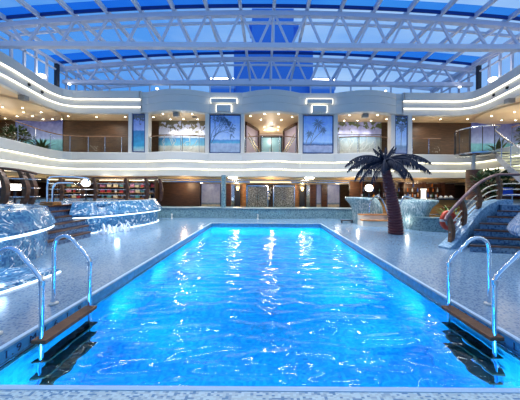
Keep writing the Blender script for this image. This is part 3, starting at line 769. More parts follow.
m = MB(); m.box(-.03, .03, -.04, 0, 0, 2.4); m.box(-.9, -.82, -.04, .04, 0, 2.4); m.box(.82, .9, -.04, .04, 0, 2.4); m.box(-.9, .9, -.04, .04, 2.3, 2.4); m.build('frame', M_dark, r)
for s in (-1, 1): m = MB(); m.tube([(s*.12, -.08, .9), (s*.12, -.08, 1.4)], .02, 6); m.build('handle', M_chrome, r)
lamp('lobby_lamp_light', 'POINT', (.4, 18.8, 5.9), 60, WHITE, .2)

# ------------------------------------------------------------------ recessed downlights
def downlight(px, py, label, Z=BOT+.01, group='recessed downlights of the upper gallery', r_=.05):
    X, Y = on_plane(px, py, Z)
    for dx in (-15.2, 15.6):
        if (X-dx)**2+(Y-14.0)**2 < 2.5**2: Z = 6.28; X, Y = on_plane(px, py, Z)
    if Y > 16.3 and not (WX(247, Y) < X < WX(296, Y)): Y = 16.3; X = WX(px, Y)
    m = MB(); m.lathe([(r_*1.35, 0), (r_*1.35, -.015), (r_, -.018)], (0, 0, 0), 14); m.mi = 1; m.lathe([(r_, -.016), (.001, -.014)], (0, 0, 0), 14)
    o = m.build('downlight', [M_steel, M_disc], None); o.location = (X, Y, Z); tag(o, label, 'downlight', group)
ordn = ['first', 'second', 'third', 'fourth', 'fifth', 'sixth', 'seventh', 'eighth', 'ninth', 'tenth']
def row(pts, where):
    for i, (x, y) in enumerate(pts): downlight(x, y, 'downlight %s, %s from the left' % (where, ordn[i]))
row([(2, 107), (22, 107.6)], 'in the outer left gallery ceiling above the grey speaker box')
row([(4.7, 118.3), (16.6, 116), (32, 116)], 'on the rim of the round left ceiling disc')
row([(23, 112), (40.6, 112), (67.8, 116), (96, 116.7), (125, 116.7)], 'in the left gallery ceiling nearest the fascia')
row([(16, 119), (28.4, 119), (42.4, 119), (52, 119), (61, 122)], 'directly over the lagoon mural at left')
row([(153, 117), (162.5, 113.8), (191.8, 113.8)], 'nearest the fascia in the shady palm bay')
row([(170, 119), (183, 119), (197, 119)], 'close to the shady palm mural')
row([(250, 115.8), (264, 113.7), (278, 113.7), (291.7, 116.5)], 'in the lobby ceiling, front row')
row([(260.6, 119.4), (271, 122.6), (281, 119.7)], 'in the lobby ceiling, middle row')
row([(264, 126.7), (278, 126.7)], 'in the lobby ceiling, third row back')
row([(264.4, 129.8), (277.8, 129.8)], 'in the lobby ceiling, last row')
row([(349, 115), (377, 115), (386, 119)], 'nearest the fascia in the spotlit sand bay')
row([(343.7, 120.4), (357, 120.4), (370.4, 120.4)], 'close to the spotlit sand mural')
row([(413, 119), (440, 119), (467, 119)], 'over the brown wall beside the spiral stair')
row([(491, 115.8), (514, 111.8)], 'in the right gallery ceiling nearest the fascia')
row([(501, 120), (515, 120)], 'in the right gallery ceiling, middle row')
row([(482.5, 122.5), (494, 123), (504, 122.5)], 'directly over the right lagoon mural')
# spot beams on the two wide bay murals and the side murals
for x, y in ((170, 119), (183, 119), (197, 119), (343.7, 120.4), (357, 120.4), (370.4, 120.4), (28.4, 119), (48, 119), (494, 123), (508, 122.5)):
    X = WX(x, 15.95); lamp('mural_spot_light', 'SPOT', (X, 15.95, 6.33), 75, (1, .97, .95), .03, (R(24), 0, 0), spot=55)
# round lowered ceiling discs at both ends
for s in (-1, 1):
    m = MB(); X = -15.2 if s < 0 else 15.6; m.lathe([(.001, 6.28), (2.5, 6.28), (2.55, 6.30), (2.55, 6.395)], (X, 14.0, 0), 48); struct('ceiling_disc.%03d' % (s+1), m, M_ceil, True)
# grey speaker boxes under the ceiling, little vents
for px, py, lb in ((23, 100.5, 'the outer left gallery ceiling'), (174, 112.3, 'the shady palm bay'), (366, 114, 'the spotlit sand bay'), (509, 104, 'the outer right gallery ceiling')):
    X, Y = on_plane(px, py, 6.3) if 60 < px < 460 else (WX(px, 12.2), 12.2)
    Y = max(Y, 14.75) if 60 < px < 460 else Y
    r = thing('ceiling_speaker', 'grey ribbed speaker box hanging from '+lb, 'speaker', (X, Y, 6.4), 0, 'grey ceiling speakers')
    m = MB(); m.box(-.17, .17, -.12, .12, -.26, -.04); m.build('housing', M_grey, r)
    m = MB(); 
    for k in range(5): m.box(-.14, .14, -.13, -.12, -.24+k*.04, -.22+k*.04)
    m.build('grille', M_grey, r)
    m = MB(); m.box(-.03, .03, -.03, .03, -.05, 0); m.build('bracket', M_dark, r)
for px, py, lb in ((28, 110.5, 'the left gallery ceiling'), (271, 126, 'the lobby ceiling'), (194, 116.8, 'the shady palm bay ceiling'), (512, 113.5, 'the right gallery ceiling')):
    X, Y = on_plane(px, py, 6.4); m = MB(); m.box(-.16, .16, -.12, .12, -.02, 0)
    m.mi = 1
    for k in range(4): m.box(-.14, .14, -.1+k*.055, -.075+k*.055, -.026, -.02)
    o = m.build('air_vent', [M_grey, M_dark]); o.location = (X, Y, 6.4); tag(o, 'small dark air vent in '+lb, 'air vent', 'air vents')
# black camera domes between the light strips
for px, py, s in ((24, 84.2, 'left'), (43, 92.6, 'left'), (491, 95.3, 'right'), (509, 87.5, 'right')):
    Y = 240*(7.0-1.6)/(191-(py-ROLL*(px-266))); X = WX(px, Y); xs_ = -1 if X < 0 else 1
    near = min(PLAN, key=lambda p: (p[0]-X)**2+(p[1]-Y)**2) if True else None
    X = near[0]-xs_*.13; Y = near[1]
    r = MB(); r.ball((0, 0, 0), .085, 12); r.mi = 0; r.tube([(xs_*.12, 0, 0), (0, 0, 0)], .06, 8)
    o = r.build('camera_dome', M_black, None, True); o.location = (X, Y, 7.0)
    tag(o, 'small black camera dome on the %s fascia, %s along' % (s, 'nearer' if px in (24, 509) else 'farther'), 'camera', 'black domes between the light strips')
# floodlights on the coaming
for px, py, Y, q, lb in ((41, 76, 13.6, .2, 'large glowing white floodlight by the left clerestory'), (68.6, 84, 15.2, .09, 'tiny bright white lamp at the left roof corner'), (156.5, 88.7, 15.3, .09, 'tiny bright lamp on the coaming above the shady palm bay'), (492, 79.5, 13.4, .2, 'large glowing white floodlight by the right clerestory'), (459, 87, 15.2, .08, 'tiny bright lamp at the right roof corner'), (385, 91, 15.3, .07, 'tiny bright lamp on the coaming right of the spotlit sand bay')):
    X = WX(px, Y); Z = max(WZ(px, py, Y), TOP+q*.8)
    r = thing('floodlight', lb, 'floodlight', (X, Y, TOP-.0), 0)
    m = MB(); m.ball((0, 0, Z-TOP), q, 12, .6); m.build('lamp_glass', M_flood, r, True)
    m = MB(); m.tube([(0, .05, -.02), (0, .05, max(.02, Z-TOP))], .02, 6); m.build('bracket', M_dark, r)

# ------------------------------------------------------------------ fountains / tubs
def sk(x, y, z): return (x, y, z)
M_glasstub = None
def glassy(name, c, c2):
    """cast rippled glass: pale, glossy, semi see-through with ridges"""
    m, t, b = newmat(name); b.inputs['Roughness'].default_value = .12; b.inputs['IOR'].default_value = 1.45
    tc = t.nodes.new('ShaderNodeTexCoord'); mp = t.nodes.new('ShaderNodeMapping'); mp.inputs['Scale'].default_value = (7, 7, 1.8)
    n = t.nodes.new('ShaderNodeTexNoise'); n.inputs['Scale'].default_value = 2.4; n.inputs['Detail'].default_value = 3; n.inputs['Distortion'].default_value = 1.5
    cr = t.nodes.new('ShaderNodeValToRGB'); cr.color_ramp.elements[0].position = .44; cr.color_ramp.elements[1].position = .6; cr.color_ramp.elements[0].color = c; cr.color_ramp.elements[1].color = c2
    bp = t.nodes.new('ShaderNodeBump'); bp.inputs['Strength'].default_value = .8; bp.inputs['Distance'].default_value = .06
    t.links.new(tc.outputs['Object'], mp.inputs[0]); t.links.new(mp.outputs[0], n.inputs[0]); t.links.new(n.outputs[0], cr.inputs[0]); t.links.new(cr.outputs[0], b.inputs['Base Color'])
    t.links.new(n.outputs[0], bp.inputs['Height']); t.links.new(bp.outputs[0], b.inputs['Normal'])
    tr = t.nodes.new('ShaderNodeBsdfTransparent'); mx = t.nodes.new('ShaderNodeMixShader'); mx.inputs[0].default_value = .8
    t.links.new(tr.outputs[0], mx.inputs[1]); t.links.new(b.outputs[0], mx.inputs[2]); t.links.new(mx.outputs[0], t.nodes['Material Output'].inputs[0])
    return m
M_cast = glassy('rippled_cast_glass', lin(112, 154, 164), lin(206, 226, 230))
M_castb = glassy('blue_rippled_glass', lin(110, 150, 200), lin(200, 218, 236))
M_pool2 = mat('fountain_water', lin(120, 180, 220), .06, var=.2, scale=9)
# near-left fountain: bell-shaped upper shell, drum, low lit kerb
c1 = (-8.0, 4.5)
r = thing('fountain_tub', 'large round blue mosaic fountain at left with flared shell and glowing rings', 'fountain', (c1[0], c1[1], 0))
m = MB(); m.lathe([(2.2, 1.0), (2.72, 1.13), (2.82, 1.16), (2.90, 1.13), (2.97, 1.0), (3.04, .86), (3.09, .74), (3.07, .69), (2.93, .66)], (0, 0, 0), 72); m.build('flared_shell', M_tub, r, True)
m = MB(); m.lathe([(2.92, .68), (2.92, 0)], (0, 0, 0), 72); m.build('drum', M_tub, r, True)
m = MB(); m.lathe([(2.93, .655), (3.05, .65), (3.05, .625), (2.93, .62)], (0, 0, 0), 72); m.build('light_ring', M_ledb, r, True)
m = MB(); m.lathe([(2.92, .10), (3.9, .09), (4.02, .08), (4.04, .02), (4.04, 0)], (0, 0, 0), 40, -100, 2); m.build('kerb', M_tub, r, True)
m = MB(); m.lathe([(4.04, .03), (4.07, .03), (4.07, .004), (4.04, .004)], (0, 0, 0), 40, -100, 2); m.build('light_ring', M_ledb, r, True)
m = MB(); m.lathe([(2.4, 1.06), (.001, 1.06)], (0, 0, 0), 48); m.build('water_surface', M_pool2, r)
lamp('fountain_ring_light', 'POINT', (-4.75, 4.3, .45), 5, COOL, .1)
# far-left fountain: long curved body
fp = [(-6.9, 8.5), (-6.35, 8.75), (-5.95, 9.5), (-5.62, 10.4), (-5.42, 11.3), (-5.40, 12.2), (-5.7, 13.0), (-6.4, 13.5)]
fpc = [(v.x, v.y) for v in catmull([(a, b, 0) for a, b in reversed(fp)], 8)]   # travels towards the viewer: right of travel = west; flip sign below
r = thing('fountain_tub', 'long curved blue mosaic fountain behind the left steps with two glowing bands', 'fountain', (0, 0, 0))
def inv(pr): return [(-o, z) for o, z in pr]
m = MB(); m.sweep(fpc, inv([(-1.2, 1.08), (-.3, 1.10), (-.28, 1.14), (-.20, 1.14), (-.12, 1.0), (0, .84), (.10, .68), (.08, .62), (-.1, .60)])); m.build('flared_shell', M_tub, r, True)
m = MB(); m.sweep(fpc, inv([(-.12, .62), (-.12, 0)])); m.build('drum', M_tub, r, True)
m = MB(); m.sweep(fpc, inv([(-.11, .60), (.02, .60), (.02, .565), (-.11, .565)])); m.sweep(fpc, inv([(-.1, .03), (-.06, .03), (-.06, .004), (-.1, .004)])); m.build('light_band', M_ledb, r, True)
m = MB(); m.sweep(fpc, inv([(-.34, 1.10), (-.34, 1.16), (-.22, 1.16), (-.22, 1.12)])); m.build('rim', M_white, r, True)
m = MB(); m.prism([(-6.2, 8.95), (-5.8, 11), (-5.8, 12.5), (-6.3, 13.3), (-12, 13.6), (-12, 9.9), (-7.4, 9.7)], 1.0, 1.07); m.build('top_slab', M_tub, r)
lamp('fountain_glow_light', 'POINT', (-5.35, 8.7, .3), 7, COOL, .08)
# bright splash jets at the foot of the far-left fountain
r = MB()
rnd = random.Random(4)
for k in range(26):
    a = (-5.6+rnd.uniform(-.35, .3), 9.1+rnd.uniform(-.6, .5))
    h = rnd.uniform(.1, .38); r.tube([(a[0], a[1], 0), (a[0]+rnd.uniform(-.08, .08), a[1], h*.7), (a[0]+rnd.uniform(-.12, .12), a[1]+.03, h)], [.05, .03, .008], 6)
o = r.build('water_splash', mat('white_water_foam', lin(236, 242, 250), .2, var=.03), None, True); o['kind'] = 'stuff'; o['label'] = 'white splashing water at the foot of the far-left fountain'; o['category'] = 'water splash'
# right front fountain lip
c4 = (6.95, 4.45)
r = thing('fountain_tub', 'pale glass-lipped round fountain cut by the right picture edge', 'fountain', (c4[0], c4[1], 0))
m = MB(); m.lathe([(1.0, 1.2), (1.30, 1.30), (1.42, 1.30), (1.56, 1.1), (1.70, .88), (1.74, .76), (1.70, .68), (1.5, .66)], (0, 0, 0), 64); m.build('flared_shell', M_castb, r, True)
m = MB(); m.lathe([(1.45, .68), (1.40, 0)], (0, 0, 0), 64); m.build('drum', M_tub, r, True)
m = MB(); m.lathe([(1.46, .655), (1.55, .65), (1.55, .625), (1.46, .62)], (0, 0, 0), 64); m.build('light_ring', M_ledb, r, True)
m = MB(); m.lathe([(1.40, .03), (1.45, .03), (1.45, .004), (1.40, .004)], (0, 0, 0), 64); m.build('light_ring', M_ledb, r, True)
m = MB(); m.lathe([(1.2, 1.2), (.001, 1.2)], (0, 0, 0), 32); m.build('water_surface', M_pool2, r)
lamp('fountain_ring_light', 'POINT', (5.35, 3.7, .5), 14, COOL, .1)
# right rear fountains flanking the little steps
def wave_tub(c, rt, label, flare, ztop=1.3):
    """round glass tub: curling lip towards one side, rounded shoulder on the other; flare = -1 curls to the west"""
    r = thing('fountain_tub', label, 'fountain', (c[0], c[1], 0))
    fl = [(.62, 0), (.62, .3), (.66, .65), (.78, .9), (.95, 1.06), (1.06, 1.16), (1.08, 1.22), (1.02, 1.27), (.9, 1.26), (.78, 1.2)]
    dm = [(1.12, 0), (1.13, .3), (1.12, .6), (1.06, .85), (.96, 1.02), (.86, 1.14), (.8, 1.2), (.74, 1.24), (.68, 1.24), (.6, 1.18)]
    m = MB(); n = 48; k = len(fl)
    for i in range(n):
        a = 2*math.pi*i/n; t = .5+.5*math.cos(a)*flare; t = t*t*(3-2*t)
        wv = 1+.03*math.sin(a*7)
        for (r0, z0), (r1, z1) in zip(dm, fl): q = (r0+(r1-r0)*t)*rt*wv; m.v.append((q*math.cos(a), q*math.sin(a), (z0+(z1-z0)*t)*ztop/1.25))
    for i in range(n):
        j = (i+1) % n
        for q in range(k-1): m.f.append([i*k+q, j*k+q, j*k+q+1, i*k+q+1]); m.m.append(0)
    m.build('wave_shell', M_cast, r, True)
    m = MB(); m.lathe([(rt*.7, ztop-.1), (.001, ztop-.1)], (0, 0, 0), 32); m.build('water_surface', M_pool2, r)
    return r
wave_tub((5.08, 12.4), .82, 'rippled pale glass fountain left of the palm tree', -1)
wave_tub((6.8, 10.95), .85, 'rippled pale glass fountain right of the palm tree', 1, 1.24)
lamp('fountain_ring_light', 'POINT', (4.3, 11.1, .3), 5, WHITE, .06); lamp('fountain_ring_light', 'POINT', (6.0, 10.1, .4), 5, WHITE, .06)
# mosaic wall running right behind the palm
wp = [(v.x, v.y) for v in catmull([(6.2, 10.1, 0), (6.7, 9.75, 0), (7.6, 9.5, 0), (8.6, 9.3, 0), (9.4, 9.2, 0)], 6)]
m = MB(); m.sweep(wp, [(0, 0), (0, .52), (.03, .53), (.03, .56), (-.4, .56), (-.4, 0)]); tag(m.build('planter_wall', M_bench, None, True), 'low curved teal mosaic planter wall right of the palm', 'low wall')
# little wood-edged steps between
r = thing('pool_steps', 'small pale curved steps with wooden nosings between the two glass fountains', 'steps', (5.25, 11.0, 0))
for k, (Y, z) in enumerate(((0, .28), (.32, .52))):
    m = MB(); m.prism([(-.72, Y+.12), (-.3, Y), (.35, Y), (.8, Y+.12), (.8, .72), (-.72, .72)], z-.28 if k == 0 else z-.24, z-.035); m.build('riser', M_white, r)
    m = MB(); m.prism([(-.76, Y+.09), (-.32, Y-.04), (.37, Y-.04), (.84, Y+.09), (.84, Y+.34), (-.76, Y+.34)], z-.035, z+.01); m.build('tread', M_oak, r)
for X0_, X1_, Y, lb in ((5.0, 5.72, 11.5, 'left'), (5.95, 6.75, 10.9, 'right')):
    pts = catmull([(X0_, Y, .57), (X0_+.02, Y, 1.0), (X0_+.2, Y, 1.3), ((X0_+X1_)/2, Y, 1.4), (X1_-.12, Y, 1.25), (X1_, Y-.1, .9), (X1_+.08, Y-.2, .5)], 5) if lb == 'left' else catmull([(X0_-.1, Y-.25, .3), (X0_-.02, Y-.2, .8), (X0_+.2, Y-.1, 1.2), ((X0_+X1_)/2, Y, 1.4), (X1_, Y, 1.3)], 5)
    m = MB(); m.tube(pts, .035, 8); tag(m.build('hoop_handrail', M_steel, None, True), 'arched steel hoop handrail over the %s glass fountain' % lb, 'handrail', 'arched hoop handrails')

# ------------------------------------------------------------------ right staircase to the raised deck
Lp = [(5.55, 6.5), (5.84, 6.8), (6.1, 7.0), (6.45, 7.2), (6.94, 7.5), (7.5, 7.75), (7.9, 8.0)]
Rp = [(6.75, 6.25), (7.25, 6.35), (7.8, 6.45), (8.4, 6.55), (9.0, 6.7), (9.6, 6.8), (10.1, 6.9)]
M_step = mosaic('blue_step_mosaic', lin(86, 122, 150), lin(46, 78, 116), .4, .04, .3)
r = thing('staircase', 'wide blue mosaic staircase with dark wooden nosings rising at right', 'staircase', (0, 0, 0))
for k in range(6):
    a, b = Lp[k], Rp[k]; c, d = Lp[k+1], Rp[k+1]; z = .17*(k+1)
    m = MB(); m.prism([a, b, (11.5, 7.0), (11.5, 8.6), (8.2, 8.4), c], 0 if k == 0 else z-.17, z-.02); m.build('step', M_step, r)
    fd = Vector((c[0]-a[0], c[1]-a[1])).normalized()*.11; fe = Vector((d[0]-b[0], d[1]-b[1])).normalized()*.11
    m = MB(); m.prism([(a[0]-fd.x*.2, a[1]-fd.y*.2), (b[0]-fe.x*.2, b[1]-fe.y*.2), (b[0]+fe.x, b[1]+fe.y), (a[0]+fd.x, a[1]+fd.y)], z-.035, z+.006); m.build('nosing', M_brown2, r)
m = MB(); m.prism([Lp[6], (10.1, 6.9), (18, 6.9), (18, 16), (13.6, 16), (11.0, 13.3), (8.4, 9.4)], 1.0, 1.19)
m.prism([(8.4, 9.3), (9.8, 9.1), (18, 9.1), (18, 16), (13.6, 16), (11.0, 13.3)], 0, 1.0)
struct('floor_right_platform', m, M_step)
# curb along the left side of the stair
cpts = catmull([(5.12, 6.85, .04), (5.45, 7.0, .22), (5.9, 7.22, .52), (6.5, 7.6, .86), (7.2, 8.0, 1.16), (8.0, 8.35, 1.34), (8.6, 8.5, 1.36)], 6)
m = MB()
for a, b in zip(cpts[:-1], cpts[1:]):
    d = (b-a).normalized(); n_ = Vector((-d.y, d.x, 0)).normalized()*.16
    za, zb = a.z, b.z
    m.quad((a.x-n_.x, a.y-n_.y, za), (b.x-n_.x, b.y-n_.y, zb), (b.x+n_.x, b.y+n_.y, zb), (a.x+n_.x, a.y+n_.y, za))
    m.quad((a.x-n_.x, a.y-n_.y, 0), (b.x-n_.x, b.y-n_.y, 0), (b.x-n_.x, b.y-n_.y, zb), (a.x-n_.x, a.y-n_.y, za))
    m.quad((a.x+n_.x, a.y+n_.y, za), (b.x+n_.x, b.y+n_.y, zb), (b.x+n_.x, b.y+n_.y, 0), (a.x+n_.x, a.y+n_.y, 0))
a = cpts[0]; m.quad((a.x-.05, a.y+.16, 0), (a.x+.05, a.y-.16, 0), (a.x+.05, a.y-.16, a.z), (a.x-.05, a.y+.16, a.z))
m.build('stringer', mosaic('pale_blue_stringer', lin(136, 172, 196), lin(80, 124, 162), .35, .04, .3), r)

def scurve_post(mb, base, h, lean, wd=.15, th=.10, bulge=.13):
    """wooden post bent like a bracket; lean = horizontal unit vector across which it bows"""
    b = Vector(base); L_ = Vector(lean).normalized(); side = Vector((-L_.y, L_.x, 0))
    N = 10; ring = []
    for i in range(N+1):
        t = i/N; c = b+Vector((0, 0, h*t))+L_*bulge*(math.sin(t*math.pi)*1.0-.55*t)
        w_ = wd*(.75+.45*math.sin(t*math.pi))
        ring.append([c-L_*w_/2-side*th/2, c+L_*w_/2-side*th/2, c+L_*w_/2+side*th/2, c-L_*w_/2+side*th/2])
    for A, B in zip(ring[:-1], ring[1:]):
        for k in range(4): mb.quad(A[k], A[(k+1) % 4], B[(k+1) % 4], B[k])
    mb.quad(*ring[-1]); mb.quad(*reversed(ring[0]))
M_post = wood('curved_post_wood', lin(74, 48, 32), lin(116, 78, 52), (1, 1, 4), .35)
M_mauve = mat('mauve_wood_handrail', lin(104, 76, 84), .3, var=.15)
r = thing('stair_railing', 'curved stair railing with mauve handrail, bowed wooden posts and steel bars', 'railing', (0, 0, 0))
RP = [(5.36, 6.95, .05, .88), (6.02, 7.32, .50, .87), (6.95, 7.85, .95, .87), (8.15, 8.38, 1.30, .90)]
for x, y, z, h in RP:
    m = MB(); scurve_post(m, (x, y, z), h, (1, .35, 0), .13, .10, .12); m.build('post', M_post, r, True)
rail = catmull([(5.12, 6.8, .80), (5.3, 6.92, .97), (6.0, 7.3, 1.40), (6.92, 7.83, 1.86), (7.6, 8.15, 2.10), (8.15, 8.38, 2.22), (8.9, 8.5, 2.24), (10.5, 8.6, 2.24)], 7)
m = MB(); m.tube(rail, .046, 10); m.build('handrail', M_mauve, r, True)
for q in (.22, .44, .66):
    pts = [Vector((x, y, z+h*q)) for x, y, z, h in RP]+[Vector((10.5, 8.6, 1.3+.9*q))]
    m = MB(); m.tube(catmull(pts, 5), .02, 8); m.build('steel_bar', M_steel, r, True)
# lifebuoy leaning behind the first posts
r = thing('lifebuoy', 'orange red lifebuoy hanging behind the foot of the curved stair railing', 'lifebuoy', (5.62, 7.35, .74), R(15))
def torus(mb, R0, r0, a0, a1, n=10, k=10):
    pts = [(R0*math.cos(R(a0+(a1-a0)*i/n)), 0, R0*math.sin(R(a0+(a1-a0)*i/n))) for i in range(n+1)]
    mb.tube(pts, r0, k)
for k in range(4):
    m = MB(); torus(m, .24, .07, k*90+7, k*90+83); m.build('ring_segment', M_red, r, True)
    m = MB(); torus(m, .24, .072, k*90-7, k*90+7, 3); m.build('white_band', M_white, r, True)
m = MB(); m.tube([(0, 0, .3), (.0, -.02, -.62)], .012, 6); m.box(-.1, .1, -.08, .08, -.74, -.6); m.build('hanger', M_steel, r)
# dark column, post, landing and spiral stair
r = thing('round_column', 'thick dark brown drum column behind the curved stair railing', 'column', (11.5, 13.2, 1.19))
m = MB(); m.lathe([(.001, 0), (.40, 0), (.38, .05), (.37, 1.62), (.39, 1.64), (.001, 1.64)], (0, 0, 0), 28); m.build('drum', M_brown2, r, True)
m = MB(); m.tube([(-.05, 0, 1.62), (-.05, 0, 2.42)], .10, 12); m.build('support_post', M_white, r, True)
ZL = 3.74
r = thing('spiral_stair', 'curving steel and glass staircase descending from the right gallery landing', 'staircase', (0, 0, 0))
m = MB(); m.lathe([(.001, ZL-.14), (.9, ZL-.14), (1.0, ZL-.06), (1.0, ZL), (.001, ZL)], (11.75, 13.3, 0), 36); m.build('landing', M_steel, r, True)
A = Vector((11.95, 12.5, ZL)); ns_ = 14; prev = None; outerp = []; innerp = []
for k in range(ns_+1):
    t = k/ns_; p = Vector((12.05-2.7*t-.2*math.sin(t*3.1), 12.6-5.0*t, ZL-2.5*t)); d = Vector((-2.7, -5.0, 0)).normalized(); n_ = Vector((-d.y, d.x, 0))*1.25
    innerp.append(p); outerp.append(p+n_)
side_ = 1 if outerp[0].x > innerp[0].x else -1
if side_ < 0: outerp = [2*a-b for a, b in zip(innerp, outerp)]
m = MB()
for a, b in zip(innerp[:-1], innerp[1:]): m.quad(a+Vector((0, 0, -.30)), b+Vector((0, 0, -.30)), b+Vector((0, 0, .08)), a+Vector((0, 0, .08)))
m.build('stringer', mat('pale_grey_stringer', lin(150, 158, 170), .35), r)
m = MB()
for a, b in zip(outerp[:-1], outerp[1:]): m.quad(a+Vector((0, 0, -.30)), b+Vector((0, 0, -.30)), b+Vector((0, 0, .08)), a+Vector((0, 0, .08)))
m.build('stringer', M_steel, r)
M_gt = mat('greenish_glass_tread', lin(100, 110, 100), .2)
for k in range(ns_):
    a, b, c, d = innerp[k], outerp[k], outerp[k+1], innerp[k+1]; z = a.z-.10
    m = MB(); m.prism([(a.x, a.y), (d.x, d.y), (c.x, c.y), (b.x, b.y)], z-.03, z); t_o = m.build('tread', M_gt, r)
    m = MB(); m.bar((d.x, d.y-.01, z-.015), (c.x, c.y-.01, z-.015), .03, .035); m.build('nosing_light', M_yel, t_o)
for nm, P in (('inner', innerp), ('outer', outerp)):
    m = MB(); m.tube([p+Vector((0, 0, 1.12)) for p in P], .03, 8); m.build('handrail', M_steel, r, True)
    m = MB()
    for a, b in zip(P[:-1], P[1:]): m.quad(a+Vector((0, 0, .1)), b+Vector((0, 0, .1)), b+Vector((0, 0, 1.05)), a+Vector((0, 0, 1.05)))
    m.build('glass_panel', M_glass, r)
    for k in range(0, ns_+1, 3): m = MB(); m.tube([P[k], P[k]+Vector((0, 0, 1.12))], .018, 6); m.build('post', M_steel, r)
arc = [Vector((11.75+1.0*math.cos(R(a)), 13.3+1.0*math.sin(R(a)), ZL)) for a in range(120, 291, 10)]
m = MB(); m.tube([p+Vector((0, 0, 1.3)) for p in arc]+[innerp[0]+Vector((0, 0, 1.14))], .03, 8); m.build('landing_handrail', M_steel, r, True)
m = MB()
for a, b in zip(arc[:-1], arc[1:]): m.quad(a, b, b+Vector((0, 0, 1.24)), a+Vector((0, 0, 1.24)))
m.build('landing_glass', M_glass, r)
for a in arc[::3]: m = MB(); m.tube([a, a+Vector((0, 0, 1.3))], .018, 6); m.build('landing_post', M_dark, r)

# ------------------------------------------------------------------ left stair and platform
Np = [(-5.95, 6.45), (-6.25, 6.8), (-6.5, 7.1), (-6.75, 7.45), (-7.0, 7.75), (-7.25, 8.05)]
Fp = [(-5.95, 8.2), (-6.25, 8.5), (-6.55, 8.8), (-6.85, 9.1), (-7.1, 9.4), (-7.35, 9.65)]
r = thing('staircase', 'dark blue fan-shaped steps with wooden nosings between the two left fountains', 'staircase', (0, 0, 0))
M_step2 = mosaic('dark_blue_step_mosaic', lin(84, 114, 150), lin(44, 70, 112), .4, .04, .3)
for k in range(6):
    a, b = Np[k], Fp[k]; z = .175*(k+1)
    if k < 5:
        m = MB(); m.prism([b, (-9, 9.8), (-9, 7.4), a], 0 if k == 0 else z-.175, z-.02); m.build('step', M_step2, r)
    m = MB(); m.prism([(b[0]+.03, b[1]), (b[0]-.13, b[1]+.04), (a[0]-.13, a[1]+.04), (a[0]+.03, a[1])], z-.04, z+.008); m.build('nosing', M_brown2, r)
m = MB(); m.prism([(-7.28, 8.05), (-7.38, 9.65), (-12, 9.9), (-18, 9.9), (-18, 6.9), (-8.9, 7.5)], 0, 1.05); m.prism([(-9, 9.9), (-18, 9.9), (-18, 17), (-9.5, 17), (-9.5, 13.6), (-12, 13.6), (-12, 9.9)], 0, 1.05)
struct('floor_left_platform', m, M_step2)
# curved-post railing on the left platform
r = thing('deck_railing', 'wooden railing with bowed dark posts on the platform behind the left fountain', 'railing', (0, 0, 0))
LP = [(-9.7, 7.4), (-8.25, 7.62), (-8.1, 8.12), (-8.3, 8.6)]
for x, y in LP:
    m = MB(); scurve_post(m, (x-.1, y, 1.05), 1.2, (1, -.2, 0), .17, .12, .22); m.build('post', M_post, r, True)
m = MB(); m.tube(catmull([(-10.5, 7.5, 2.27), (-9.3, 7.6, 2.28), (-8.5, 7.65, 2.27), (-8.12, 8.0, 2.23), (-8.2, 8.6, 2.16)], 6), .045, 8); m.build('handrail', M_brown2, r, True)
for q in (.3, .6, .9):
    m = MB(); m.tube(catmull([(-10.5, 7.5, 1.05+q), (-9.3, 7.62, 1.05+q), (-8.3, 7.78, 1.05+q), (-8.0, 8.15, 1.05+q), (-7.95, 8.5, 1.05+q)], 5), .018, 6); m.build('steel_bar', M_steel, r, True)
# posts along the far fountain top
RY = 11.6
r = thing('deck_railing', 'railing with thin curved brown posts along the far-left fountain top', 'railing', (0, 0, 0))
for px in (61, 94.5, 126.5, 146.5, 156):
    X = WX(px, RY); m = MB(); scurve_post(m, (X, RY+(.0 if px < 150 else .5), 1.06), 1.12, (1, 0, 0), .12, .10, .08); m.build('post', M_brown2, r, True)
m = MB(); m.tube([(WX(47, RY), RY, 2.2), (WX(158, RY), RY, 2.2)], .035, 8); m.build('handrail', M_brown2, r, True)
for q in (1.35, 1.62, 1.9): m = MB(); m.tube([(WX(47, RY), RY, q), (WX(150, RY), RY, q)], .013, 6); m.build('steel_bar', M_steel, r, True)
# chrome double hoop rail at the head of the left steps
for i, (pts, lb) in enumerate((([(-7.62, 8.4, 1.08), (-7.62, 8.4, 1.75), (-7.56, 8.4, 2.0), (-7.4, 8.5, 2.06), (-6.9, 8.8, 2.06), (-6.62, 8.95, 2.02), (-6.6, 8.95, 1.9)], 'taller'), ([(-7.44, 8.42, 1.08), (-7.44, 8.42, 1.6), (-7.38, 8.45, 1.8), (-7.2, 8.55, 1.84), (-6.95, 8.7, 1.84)], 'shorter'))):
    m = MB(); m.tube(catmull(pts, 5), .032, 8); tag(m.build('step_handrail', M_chrome, None, True), '%s chrome handrail hooked over the head of the left steps' % lb, 'handrail')
m = MB(); m.box(-7.75, -7.3, 8.25, 8.62, 1.05, 1.12); m.box(-7.75, -7.3, 8.28, 8.60, 1.13, 1.17); tag(m.build('wooden_plinth', M_oak), 'small golden wooden plinth under the chrome handrails', 'plinth')

